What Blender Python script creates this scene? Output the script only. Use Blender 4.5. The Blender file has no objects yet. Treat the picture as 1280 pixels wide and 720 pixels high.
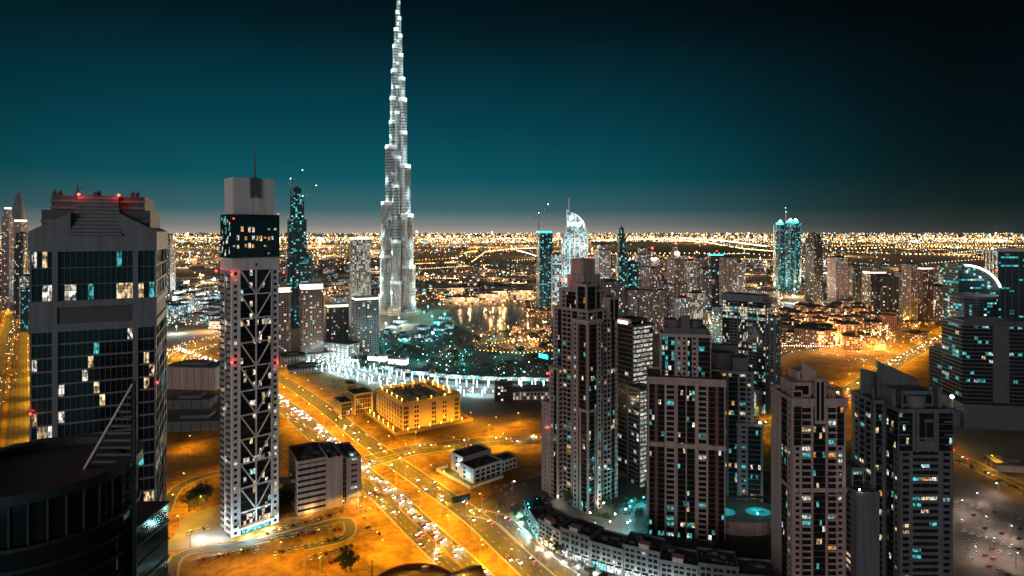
import bpy, math, random
from mathutils import Vector, Matrix

sc = bpy.context.scene
C = sc.collection
rad = math.radians

# ------------------------------------------------------------------ camera
H, F = 205.0, 750.0            # eye height (m) and focal length in photo pixels (1280 wide)
cam_d = bpy.data.cameras.new('camera')
cam_d.sensor_width = 36
cam_d.lens = 36 * F / 1280
cam_d.shift_y = -70 / 1280
cam_d.clip_start = 1
cam_d.clip_end = 120000
cam = bpy.data.objects.new('camera', cam_d)
cam.location = (0, 0, H)
cam.rotation_euler = (rad(90), 0, 0)
C.objects.link(cam)
sc.camera = cam

# ------------------------------------------------------------------ sky
world = bpy.data.worlds.new('World')
sc.world = world
world.use_nodes = True
wn = world.node_tree
wn.nodes.clear()
def N(t, typ, **kw):
    n = t.nodes.new(typ)
    for k, v in kw.items():
        setattr(n, k, v)
    return n
def ramp(t, stops, interp='LINEAR'):
    n = t.nodes.new('ShaderNodeValToRGB')
    cr = n.color_ramp
    cr.interpolation = interp
    while len(cr.elements) < len(stops):
        cr.elements.new(0.5)
    for e, (p, c) in zip(cr.elements, stops):
        e.position = p
        e.color = (c[0], c[1], c[2], 1)
    return n
def math_n(t, op, a, b=None, c=None, clamp=False):
    n = t.nodes.new('ShaderNodeMath')
    n.operation = op
    n.use_clamp = clamp
    for i, v in enumerate((a, b, c)):
        if v is None:
            continue
        if hasattr(v, 'is_linked'):
            t.links.new(v, n.inputs[i])
        else:
            n.inputs[i].default_value = v
    return n.outputs[0]
tc = N(wn, 'ShaderNodeTexCoord')
sep = N(wn, 'ShaderNodeSeparateXYZ')
wn.links.new(tc.outputs['Generated'], sep.inputs[0])
zc = math_n(wn, 'MULTIPLY', sep.outputs[2], 1.0, clamp=True)
rmp = ramp(wn, [(0.0, (.50, .40, .36)), (0.012, (.22, .235, .235)), (0.035, (.040, .128, .150)), (0.085, (.0006, .090, .118)),
                (0.17, (.0001, .054, .080)), (0.24, (.0001, .033, .051)), (0.31, (.0001, .0125, .0205)),
                (0.37, (.0001, .0055, .0100)), (1.0, (.0003, .003, .005))])
wn.links.new(zc, rmp.inputs[0])
# the glow of the city sits over its middle and fades sideways; teal added behind, out of view, fills the facades
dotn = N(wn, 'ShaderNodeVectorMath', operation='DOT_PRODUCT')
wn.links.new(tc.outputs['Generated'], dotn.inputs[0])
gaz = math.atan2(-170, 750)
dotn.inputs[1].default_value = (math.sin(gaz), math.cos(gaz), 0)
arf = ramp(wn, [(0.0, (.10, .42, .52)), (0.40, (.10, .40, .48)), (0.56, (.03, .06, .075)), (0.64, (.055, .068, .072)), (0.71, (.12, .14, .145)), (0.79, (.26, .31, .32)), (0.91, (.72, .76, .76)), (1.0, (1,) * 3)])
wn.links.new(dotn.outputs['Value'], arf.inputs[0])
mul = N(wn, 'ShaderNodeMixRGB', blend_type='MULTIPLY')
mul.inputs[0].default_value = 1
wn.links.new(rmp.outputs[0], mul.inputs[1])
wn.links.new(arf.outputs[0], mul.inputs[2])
sky = N(wn, 'ShaderNodeTexSky', sky_type='NISHITA', sun_disc=False)
sky.sun_elevation = rad(-4)
sky.sun_rotation = rad(200)
add = N(wn, 'ShaderNodeMixRGB', blend_type='ADD')
add.inputs[0].default_value = 0.008
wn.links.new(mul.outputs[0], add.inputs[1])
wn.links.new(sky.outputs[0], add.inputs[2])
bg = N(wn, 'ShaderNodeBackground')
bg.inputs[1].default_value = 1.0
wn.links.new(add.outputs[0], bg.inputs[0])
wo = N(wn, 'ShaderNodeOutputWorld')
wn.links.new(bg.outputs[0], wo.inputs[0])

# one weak, very soft key: the glow of the city that lies behind the viewer
sun_d = bpy.data.lights.new('city_glow', 'SUN')
sun_d.energy = 0.68
sun_d.angle = rad(25)
sun_d.color = (1.0, .84, .82)
sun = bpy.data.objects.new('city_glow', sun_d)
sun.rotation_euler = (rad(78), 0, rad(-24))
C.objects.link(sun)

sc.view_settings.view_transform = 'Standard'
sc.view_settings.look = 'None'
sc.view_settings.exposure = 0.0
sc.view_settings.gamma = 1.0
sc.render.engine = 'CYCLES'
cy = sc.cycles
cy.use_denoising = True
try:
    cy.denoiser = 'OPENIMAGEDENOISE'
    cy.denoising_prefilter = 'ACCURATE'
except Exception:
    pass
cy.max_bounces = 4
cy.diffuse_bounces = 2
cy.glossy_bounces = 3
cy.transmission_bounces = 2
cy.sample_clamp_indirect = 2.0
cy.sample_clamp_direct = 0.0
cy.caustics_reflective = False
cy.caustics_refractive = False
cy.use_light_tree = True
cy.use_adaptive_sampling = False
sc.render.use_persistent_data = False

# ------------------------------------------------------------------ helpers
RN = random.Random(11)
def X(u, Y): return (u - 640) * Y / F
def Z(v, Y): return H - (v - 290) * Y / F
def dist(v): return F * H / (v - 290)
def G(u, v):
    Y = dist(v)
    return (X(u, Y), Y)
ORD = ['first', 'second', 'third', 'fourth', 'fifth', 'sixth', 'seventh', 'eighth', 'ninth', 'tenth', 'eleventh', 'twelfth', 'thirteenth',
       'fourteenth', 'fifteenth', 'sixteenth', 'seventeenth', 'eighteenth', 'nineteenth']
TENS = {2: 'twenty', 3: 'thirty', 4: 'forty', 5: 'fifty', 6: 'sixty', 7: 'seventy', 8: 'eighty', 9: 'ninety'}
def nth(i):
    i += 1
    if i < 20: return ORD[i - 1]
    t, o = divmod(i, 10)
    if t > 9: return 'hundred-and-' + nth(i - 101) if i > 100 else 'hundredth'
    return TENS[t] + '-' + ORD[o - 1] if o else TENS[t][:-1] + 'ieth'

def new_mat(name, col, rough=.7, metal=0.0, emit=None, es=0.0, noise=0.0, nscale=1.0, spec=0.5, bump=0.0, streak=0):
    m = bpy.data.materials.new(name)
    m.use_nodes = True
    t = m.node_tree
    b = t.nodes['Principled BSDF']
    b.inputs['Base Color'].default_value = (*col, 1)
    b.inputs['Roughness'].default_value = rough
    b.inputs['Metallic'].default_value = metal
    b.inputs['Specular IOR Level'].default_value = spec
    if emit:
        b.inputs['Emission Color'].default_value = (*emit, 1)
        b.inputs['Emission Strength'].default_value = es
        m.cycles.emission_sampling = 'NONE'
    if noise:
        geo = N(t, 'ShaderNodeNewGeometry')
        nz = N(t, 'ShaderNodeTexNoise')
        nz.inputs['Scale'].default_value = nscale
        nz.inputs['Detail'].default_value = 5
        nz.inputs['Roughness'].default_value = .6
        if streak:      # rain streaks run down the wall
            sv = N(t, 'ShaderNodeVectorMath', operation='MULTIPLY')
            sv.inputs[1].default_value = (1, 1, .06)
            t.links.new(geo.outputs['Position'], sv.inputs[0])
            t.links.new(sv.outputs[0], nz.inputs['Vector'])
        else:
            t.links.new(geo.outputs['Position'], nz.inputs['Vector'])
        cr = ramp(t, [(.3, [c * (1 - noise) for c in col]), (.7, [min(1, c * (1 + noise)) for c in col])])
        t.links.new(nz.outputs['Fac'], cr.inputs[0])
        t.links.new(cr.outputs[0], b.inputs['Base Color'])
        if bump:
            bp = N(t, 'ShaderNodeBump')
            bp.inputs['Strength'].default_value = bump
            t.links.new(nz.outputs['Fac'], bp.inputs['Height'])
            t.links.new(bp.outputs[0], b.inputs['Normal'])
    return m

def lit_mat(name, col, s):
    """A lit room behind a pane: bright and dim rooms, curtains and furniture break the light up."""
    m = bpy.data.materials.new(name)
    m.use_nodes = True
    t = m.node_tree
    b = t.nodes['Principled BSDF']
    b.inputs['Base Color'].default_value = (.03, .03, .03, 1)
    b.inputs['Roughness'].default_value = .15
    geo = N(t, 'ShaderNodeNewGeometry')
    n1 = N(t, 'ShaderNodeTexNoise')
    n1.inputs['Scale'].default_value = 1.0
    n1.inputs['Detail'].default_value = 4
    vs_ = N(t, 'ShaderNodeVectorMath', operation='MULTIPLY')
    vs_.inputs[1].default_value = (1.5, 1.5, .5)
    t.links.new(geo.outputs['Position'], vs_.inputs[0])
    t.links.new(vs_.outputs[0], n1.inputs['Vector'])
    n2 = N(t, 'ShaderNodeTexWhiteNoise', noise_dimensions='3D')
    sn = N(t, 'ShaderNodeVectorMath', operation='SNAP')
    sn.inputs[1].default_value = (2.5, 2.5, 1.7)
    t.links.new(geo.outputs['Position'], sn.inputs[0])
    t.links.new(sn.outputs[0], n2.inputs['Vector'])
    a = math_n(t, 'MULTIPLY_ADD', n1.outputs['Fac'], 4.6, -1.75, clamp=True)
    c = math_n(t, 'MULTIPLY_ADD', n2.outputs['Value'], .9, .12)
    e = math_n(t, 'MULTIPLY', math_n(t, 'MULTIPLY', a, c), s)
    b.inputs['Emission Color'].default_value = (*col, 1)
    t.links.new(e, b.inputs['Emission Strength'])
    m.cycles.emission_sampling = 'NONE'
    return m

def facade_mat(name, wall, bay=3.6, fh=3.5, frac=.3, pal=((1, .75, .42), (1, .93, .8), (.25, .9, .95)), cuts=(.4, .75), s=1.4,
               wx=.18, wz=(.22, .82), glass=(.02, .028, .034), rough=.7, floor_lit=0.0):
    """A wall with recess-toned windows laid out in metres; each window is a room that is lit or not."""
    m = bpy.data.materials.new(name)
    m.use_nodes = True
    t = m.node_tree
    b = t.nodes['Principled BSDF']
    uv = N(t, 'ShaderNodeUVMap')
    sp = N(t, 'ShaderNodeSeparateXYZ')
    t.links.new(uv.outputs[0], sp.inputs[0])
    uu = math_n(t, 'DIVIDE', sp.outputs[0], bay)
    vv = math_n(t, 'DIVIDE', sp.outputs[1], fh)
    fu, fv = math_n(t, 'FRACT', uu), math_n(t, 'FRACT', vv)
    iu, iv = math_n(t, 'FLOOR', uu), math_n(t, 'FLOOR', vv)
    oi = N(t, 'ShaderNodeObjectInfo')
    cmb = N(t, 'ShaderNodeCombineXYZ')
    t.links.new(iu, cmb.inputs[0])
    t.links.new(iv, cmb.inputs[1])
    t.links.new(math_n(t, 'MULTIPLY', oi.outputs['Random'], 91.7), cmb.inputs[2])
    wnz = N(t, 'ShaderNodeTexWhiteNoise', noise_dimensions='3D')
    t.links.new(cmb.outputs[0], wnz.inputs['Vector'])
    s3 = N(t, 'ShaderNodeSeparateColor')
    t.links.new(wnz.outputs['Color'], s3.inputs[0])
    lit = math_n(t, 'LESS_THAN', s3.outputs[0], frac)
    if floor_lit:
        cm2 = N(t, 'ShaderNodeCombineXYZ')
        t.links.new(iv, cm2.inputs[1])
        t.links.new(math_n(t, 'FLOOR', math_n(t, 'DIVIDE', uu, 4)), cm2.inputs[0])
        t.links.new(oi.outputs['Random'], cm2.inputs[2])
        w2 = N(t, 'ShaderNodeTexWhiteNoise', noise_dimensions='3D')
        t.links.new(cm2.outputs[0], w2.inputs['Vector'])
        lit = math_n(t, 'MAXIMUM', lit, math_n(t, 'LESS_THAN', w2.outputs['Value'], floor_lit))
    mu = math_n(t, 'MULTIPLY', math_n(t, 'GREATER_THAN', fu, wx), math_n(t, 'LESS_THAN', fu, 1 - wx))
    mv = math_n(t, 'MULTIPLY', math_n(t, 'GREATER_THAN', fv, wz[0]), math_n(t, 'LESS_THAN', fv, wz[1]))
    mask = math_n(t, 'MULTIPLY', mu, mv)
    pr = ramp(t, [(0, pal[0]), (cuts[0], pal[1]), (cuts[1], pal[2])], 'CONSTANT')
    t.links.new(s3.outputs[1], pr.inputs[0])
    st = math_n(t, 'MULTIPLY', math_n(t, 'MULTIPLY', lit, mask), math_n(t, 'MULTIPLY_ADD', s3.outputs[2], 1.3 * s, .25 * s))
    mx = N(t, 'ShaderNodeMixRGB')
    geo = N(t, 'ShaderNodeNewGeometry')
    nz = N(t, 'ShaderNodeTexNoise')
    nz.inputs['Scale'].default_value = .07
    nz.inputs['Detail'].default_value = 4
    t.links.new(geo.outputs['Position'], nz.inputs['Vector'])
    wr = ramp(t, [(.3, [c * .82 for c in wall]), (.7, [c * 1.1 for c in wall])])
    t.links.new(nz.outputs['Fac'], wr.inputs[0])
    t.links.new(mask, mx.inputs[0])
    t.links.new(wr.outputs[0], mx.inputs[1])
    mx.inputs[2].default_value = (*glass, 1)
    t.links.new(mx.outputs[0], b.inputs['Base Color'])
    t.links.new(math_n(t, 'MULTIPLY_ADD', mask, .12 - rough, rough), b.inputs['Roughness'])
    t.links.new(pr.outputs[0], b.inputs['Emission Color'])
    t.links.new(st, b.inputs['Emission Strength'])
    m.cycles.emission_sampling = 'NONE'
    return m

class MB:
    """Collects boxes, prisms and quads; build() links them as one mesh object."""
    def __init__(s):
        s.v, s.f, s.m, s.uv = [], [], [], []
    def quad(s, a, b, c, d, m=0, uv=None):
        i = len(s.v)
        s.v += [a, b, c, d]
        s.f.append((i, i + 1, i + 2, i + 3))
        s.m.append(m)
        s.uv += uv or [(0, 0)] * 4
    def box(s, x0, x1, y0, y1, z0, z1, m=0):
        i = len(s.v)
        s.v += [(x0, y0, z0), (x1, y0, z0), (x1, y1, z0), (x0, y1, z0), (x0, y0, z1), (x1, y0, z1), (x1, y1, z1), (x0, y1, z1)]
        s.f += [(i, i + 1, i + 5, i + 4), (i + 1, i + 2, i + 6, i + 5), (i + 2, i + 3, i + 7, i + 6), (i + 3, i, i + 4, i + 7),
                (i + 4, i + 5, i + 6, i + 7), (i + 3, i + 2, i + 1, i)]
        s.m += [m] * 6
        s.uv += [(x0, z0), (x1, z0), (x1, z1), (x0, z1), (y0 + 60, z0), (y1 + 60, z0), (y1 + 60, z1), (y0 + 60, z1),
                 (x1 + 120, z0), (x0 + 120, z0), (x0 + 120, z1), (x1 + 120, z1), (y1 + 190, z0), (y0 + 190, z0), (y0 + 190, z1), (y1 + 190, z1)]
        s.uv += [(.01, .01)] * 8
    def prism(s, poly, z0, z1, m=0, top=None, capm=None):
        """poly counter-clockwise; top: another ring of the same length for the upper edge; z0 / z1 may be lists."""
        n = len(poly)
        top = top or poly
        zz0 = z0 if isinstance(z0, (list, tuple)) else [z0] * n
        zz1 = z1 if isinstance(z1, (list, tuple)) else [z1] * n
        i = len(s.v)
        s.v += [(p[0], p[1], z) for p, z in zip(poly, zz0)] + [(p[0], p[1], z) for p, z in zip(top, zz1)]
        d = 0.0
        for k in range(n):
            j = (k + 1) % n
            L = math.dist(poly[k], poly[j])
            s.f.append((i + k, i + j, i + n + j, i + n + k))
            s.m.append(m)
            s.uv += [(d, zz0[k]), (d + L, zz0[j]), (d + L, zz1[j]), (d, zz1[k])]
            d += L
        cm = m if capm is None else capm
        s.f.append(tuple(i + n + k for k in range(n)))
        s.m.append(cm)
        s.uv += [(.01, .01)] * n
        s.f.append(tuple(i + k for k in reversed(range(n))))
        s.m.append(cm)
        s.uv += [(.01, .01)] * n
    def tube(s, a, b, r0, r1=None, n=6, m=0):
        r1 = r0 if r1 is None else r1
        a, b = Vector(a), Vector(b)
        d = (b - a).normalized()
        e = d.orthogonal().normalized()
        g = d.cross(e)
        i = len(s.v)
        for p, r in ((a, r0), (b, r1)):
            for k in range(n):
                t = 2 * math.pi * k / n
                s.v.append(tuple(p + e * (r * math.cos(t)) + g * (r * math.sin(t))))
        for k in range(n):
            j = (k + 1) % n
            s.f.append((i + k, i + j, i + n + j, i + n + k))
            s.uv += [(0, 0)] * 4
        s.f.append(tuple(i + n + k for k in range(n)))
        s.f.append(tuple(i + k for k in reversed(range(n))))
        s.uv += [(0, 0)] * (2 * n)
        s.m += [m] * (n + 2)
    def ball(s, c, r, m=0, n=6, rings=4, sz=1.0):
        i = len(s.v)
        for a in range(rings + 1):
            th = math.pi * a / rings
            for k in range(n):
                ph = 2 * math.pi * k / n
                s.v.append((c[0] + r * math.sin(th) * math.cos(ph), c[1] + r * math.sin(th) * math.sin(ph), c[2] + r * sz * math.cos(th)))
        for a in range(rings):
            for k in range(n):
                j = (k + 1) % n
                s.f.append((i + a * n + k, i + (a + 1) * n + k, i + (a + 1) * n + j, i + a * n + j))
                s.m.append(m)
                s.uv += [(0, 0)] * 4
    def octa(s, c, r, m=0):
        i = len(s.v)
        x, y, z = c
        s.v += [(x + r, y, z), (x, y + r, z), (x - r, y, z), (x, y - r, z), (x, y, z + r), (x, y, z - r)]
        for a, b, d in ((0, 1, 4), (1, 2, 4), (2, 3, 4), (3, 0, 4), (1, 0, 5), (2, 1, 5), (3, 2, 5), (0, 3, 5)):
            s.f.append((i + a, i + b, i + d))
            s.m.append(m)
            s.uv += [(0, 0)] * 3
    def mesh(s, name, mats):
        me = bpy.data.meshes.new(name)
        me.from_pydata(s.v, [], s.f)
        for m in (mats if isinstance(mats, (list, tuple)) else [mats]):
            me.materials.append(m)
        me.polygons.foreach_set('material_index', s.m)
        ul = me.uv_layers.new(name='UVMap')
        flat = [c for p in s.uv for c in p]
        ul.data.foreach_set('uv', flat)
        me.update()
        return me
    def build(s, name, mats, parent=None, loc=None, rot=0.0):
        return link(name, s.mesh(name, mats), parent, loc, rot)

def link(name, data, parent=None, loc=None, rot=0.0):
    o = bpy.data.objects.new(name, data)
    if loc is not None: o.location = loc
    if rot: o.rotation_euler = (0, 0, rot)
    if parent is not None: o.parent = parent
    C.objects.link(o)
    return o
def tag(o, label=None, cat=None, group=None, kind=None):
    if label: o['label'] = label
    if cat: o['category'] = cat
    if group: o['group'] = group
    if kind: o['kind'] = kind
    return o
def thing(name, label, cat, loc=(0, 0, 0), rot=0.0, group=None):
    return tag(link(name, None, None, loc, rot), label, cat, group)
def lamp(parent, loc, power, col, r=.4, name='bulb'):
    d = bpy.data.lights.new(name, 'POINT')
    d.energy = power
    d.color = col
    d.shadow_soft_size = r
    return link(name, d, parent, loc)
def copy_tree(o, loc, rot=0.0, label=None, group=None, scale=None):
    c = o.copy()
    C.objects.link(c)
    c.location = loc
    c.rotation_euler = (0, 0, rot)
    if scale: c.scale = scale
    if label: c['label'] = label
    if group: c['group'] = group
    for ch in list(o.children):
        k = ch.copy()
        C.objects.link(k)
        k.parent = c
        for g in list(ch.children):
            q = g.copy()
            C.objects.link(q)
            q.parent = k
    return c

# ------------------------------------------------------------------ materials
M = {}
M['sand'] = new_mat('sand', (.34, .195, .035), .95, noise=.5, nscale=.028, bump=.15)
def sand_detail(m):
    t = m.node_tree
    b = t.nodes['Principled BSDF']
    src = b.inputs['Base Color'].links[0].from_socket
    geo = N(t, 'ShaderNodeNewGeometry')
    n1 = N(t, 'ShaderNodeTexNoise'); n1.inputs['Scale'].default_value = .22; n1.inputs['Detail'].default_value = 8; n1.inputs['Roughness'].default_value = .75
    n2 = N(t, 'ShaderNodeTexNoise'); n2.inputs['Scale'].default_value = .05; n2.inputs['Detail'].default_value = 3; n2.inputs['Distortion'].default_value = 2.5
    for n in (n1, n2): t.links.new(geo.outputs['Position'], n.inputs['Vector'])
    r1 = ramp(t, [(.32, (.55, .52, .5)), (.62, (1.1, 1.1, 1.1))]); r2 = ramp(t, [(.38, (.55, .52, .5)), (.52, (1, 1, 1))])
    t.links.new(n1.outputs['Fac'], r1.inputs[0]); t.links.new(n2.outputs['Fac'], r2.inputs[0])
    a = N(t, 'ShaderNodeMixRGB', blend_type='MULTIPLY'); a.inputs[0].default_value = 1
    c = N(t, 'ShaderNodeMixRGB', blend_type='MULTIPLY'); c.inputs[0].default_value = .8
    t.links.new(src, a.inputs[1]); t.links.new(r1.outputs[0], a.inputs[2]); t.links.new(a.outputs[0], c.inputs[1]); t.links.new(r2.outputs[0], c.inputs[2]); t.links.new(c.outputs[0], b.inputs['Base Color'])
sand_detail(M['sand'])
M['earth'] = new_mat('earth', (.23, .155, .09), .95, noise=.5, nscale=.004)
M['court'] = new_mat('court_ground', (.05, .05, .048), .9, noise=.5, nscale=.05)
M['park'] = new_mat('park_grass', (.020, .035, .018), .95, noise=.5, nscale=.03)
M['paving'] = new_mat('paving', (.22, .21, .20), .8, noise=.25, nscale=.06)
M['asphalt'] = new_mat('asphalt', (.085, .080, .075), .75, noise=.3, nscale=.12)
M['lot'] = new_mat('lot_asphalt', (.17, .155, .145), .85, noise=.35, nscale=.05)
M['paint'] = new_mat('road_paint', (.7, .68, .62), .7)
M['kerb'] = new_mat('kerb_stone', (.38, .36, .33), .8)
M['water'] = new_mat('lake_water', (.03, .022, .016), .30, spec=1.0)
M['pool'] = new_mat('pool_water', (.02, .25, .28), .1, emit=(.04, .6, .68), es=.3)
M['beige'] = new_mat('beige_render', (.40, .305, .28), .75, noise=.28, nscale=.45, streak=1)
M['pale'] = new_mat('pale_render', (.52, .48, .46), .7, noise=.22, nscale=.45, streak=1)
M['white'] = new_mat('white_panel', (.80, .745, .73), .5, noise=.16, nscale=.5, streak=1)
M['grey'] = new_mat('grey_panel', (.125, .14, .15), .5, noise=.28, nscale=.45, streak=1)
M['frame'] = new_mat('frame_panel', (.19, .195, .21), .5, noise=.22, nscale=.6, streak=1)
M['black'] = new_mat('black_panel', (.022, .026, .03), .45, noise=.3, nscale=.3)
M['dgrey'] = new_mat('dark_panel', (.085, .09, .095), .55, noise=.2, nscale=.2)
M['brown'] = new_mat('brown_stone', (.17, .062, .046), .6, noise=.2, nscale=.15)
M['roof'] = new_mat('roof_felt', (.055, .052, .050), .9, noise=.35, nscale=.2)
M['ochre'] = new_mat('ochre_render', (.52, .34, .11), .8, noise=.12, nscale=.12)
M['glass'] = new_mat('dark_glass', (.010, .016, .020), .07, spec=.45)
M['pane'] = new_mat('unlit_pane', (.010, .016, .020), .10, spec=.4, noise=.3, nscale=.3)
M['teal_glass'] = new_mat('teal_glass', (.015, .045, .05), .08, spec=.7)
M['metal'] = new_mat('steel', (.30, .31, .32), .35, .7)
M['dmetal'] = new_mat('dark_steel', (.07, .07, .072), .45, .5)
M['leaf'] = new_mat('leaves', (.030, .055, .022), .8, noise=.5, nscale=.8)
M['palm'] = new_mat('palm_leaves', (.035, .055, .025), .75, noise=.4, nscale=.8)
M['trunk'] = new_mat('bark', (.09, .065, .045), .9, noise=.3, nscale=2)
M['lit_warm'] = lit_mat('room_warm', (1, .70, .38), 1.9)
M['lit_white'] = lit_mat('room_white', (1, .90, .76), 2.0)
M['lit_teal'] = lit_mat('room_teal', (.12, .85, .88), 1.15)
M['lit_cool'] = lit_mat('room_cool', (.62, .96, .93), 1.7)
M['lit_orange'] = lit_mat('room_orange', (1, .42, .10), 1.8)
M['lit_office'] = lit_mat('office_light', (.95, .93, .78), 1.15)
def bulb_mat(name, col, s): return new_mat(name, (.1, .1, .1), .5, emit=col, es=s)
M['b_sodium'] = bulb_mat('sodium_bulb', (1, .50, .10), 22)
M['b_white'] = bulb_mat('white_bulb', (1, .93, .82), 20)
M['b_cool'] = bulb_mat('cool_bulb', (.65, 1, .98), 18)
M['b_teal'] = bulb_mat('teal_bulb', (.05, .9, .95), 9)
M['b_red'] = bulb_mat('red_bulb', (1, .04, .025), 11)
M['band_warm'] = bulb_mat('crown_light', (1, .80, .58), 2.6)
M['band_white'] = bulb_mat('white_strip', (1, .96, .92), 5)
M['band_teal'] = bulb_mat('teal_strip', (.05, .85, .9), 2.2)
M['shop'] = lit_mat('shopfront', (1, .80, .52), 3.4)
M['shop_teal'] = lit_mat('shopfront_teal', (.20, .95, 1), 2.6)
M['shop_white'] = lit_mat('shopfront_white', (.95, .97, .9), 3.0)
# ------------------------------------------------------------------ buildings with modelled windows
PANES = {}
def pane_mesh(w, h, key):
    k = (round(w, 1), round(h, 1), key)
    if k not in PANES:
        b = MB()
        w2, h2 = k[0] / 2, k[1] / 2
        b.box(-w2, w2, 0, .05, -h2, h2, 0)
        n = max(1, int(k[0] / 1.6))
        for i in range(1, n):
            x = -w2 + k[0] * i / n
            b.box(x - .05, x + .05, -.06, -.001, -h2, h2, 1)
        if k[1] > 2.2:
            b.box(-w2, w2, -.05, -.002, -h2 + k[1] * .62, -h2 + k[1] * .62 + .12, 1)
        PANES[k] = b.mesh('window', [M[key], M['dmetal']])
    return PANES[k]
BALC = {}
def balcony_mesh(w, dp, key):
    k = (round(w, 1), dp, key)
    if k not in BALC:
        b = MB()
        w2 = k[0] / 2
        b.box(-w2, w2, -dp, 0, 0, .22)
        b.box(-w2, w2, -dp - .001, -dp + .14, .221, 1.15)
        b.box(-w2, -w2 + .12, -dp + .141, 0, .221, 1.1)
        b.box(w2 - .12, w2, -dp + .141, 0, .221, 1.1)
        BALC[k] = b.mesh('balcony', M[key])
    return BALC[k]
SIDE_ROT = {'F': 0.0, 'R': rad(90), 'B': rad(180), 'L': rad(-90)}
SIDE_N = {'F': (0, -1), 'R': (1, 0), 'B': (0, 1), 'L': (-1, 0)}

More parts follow.
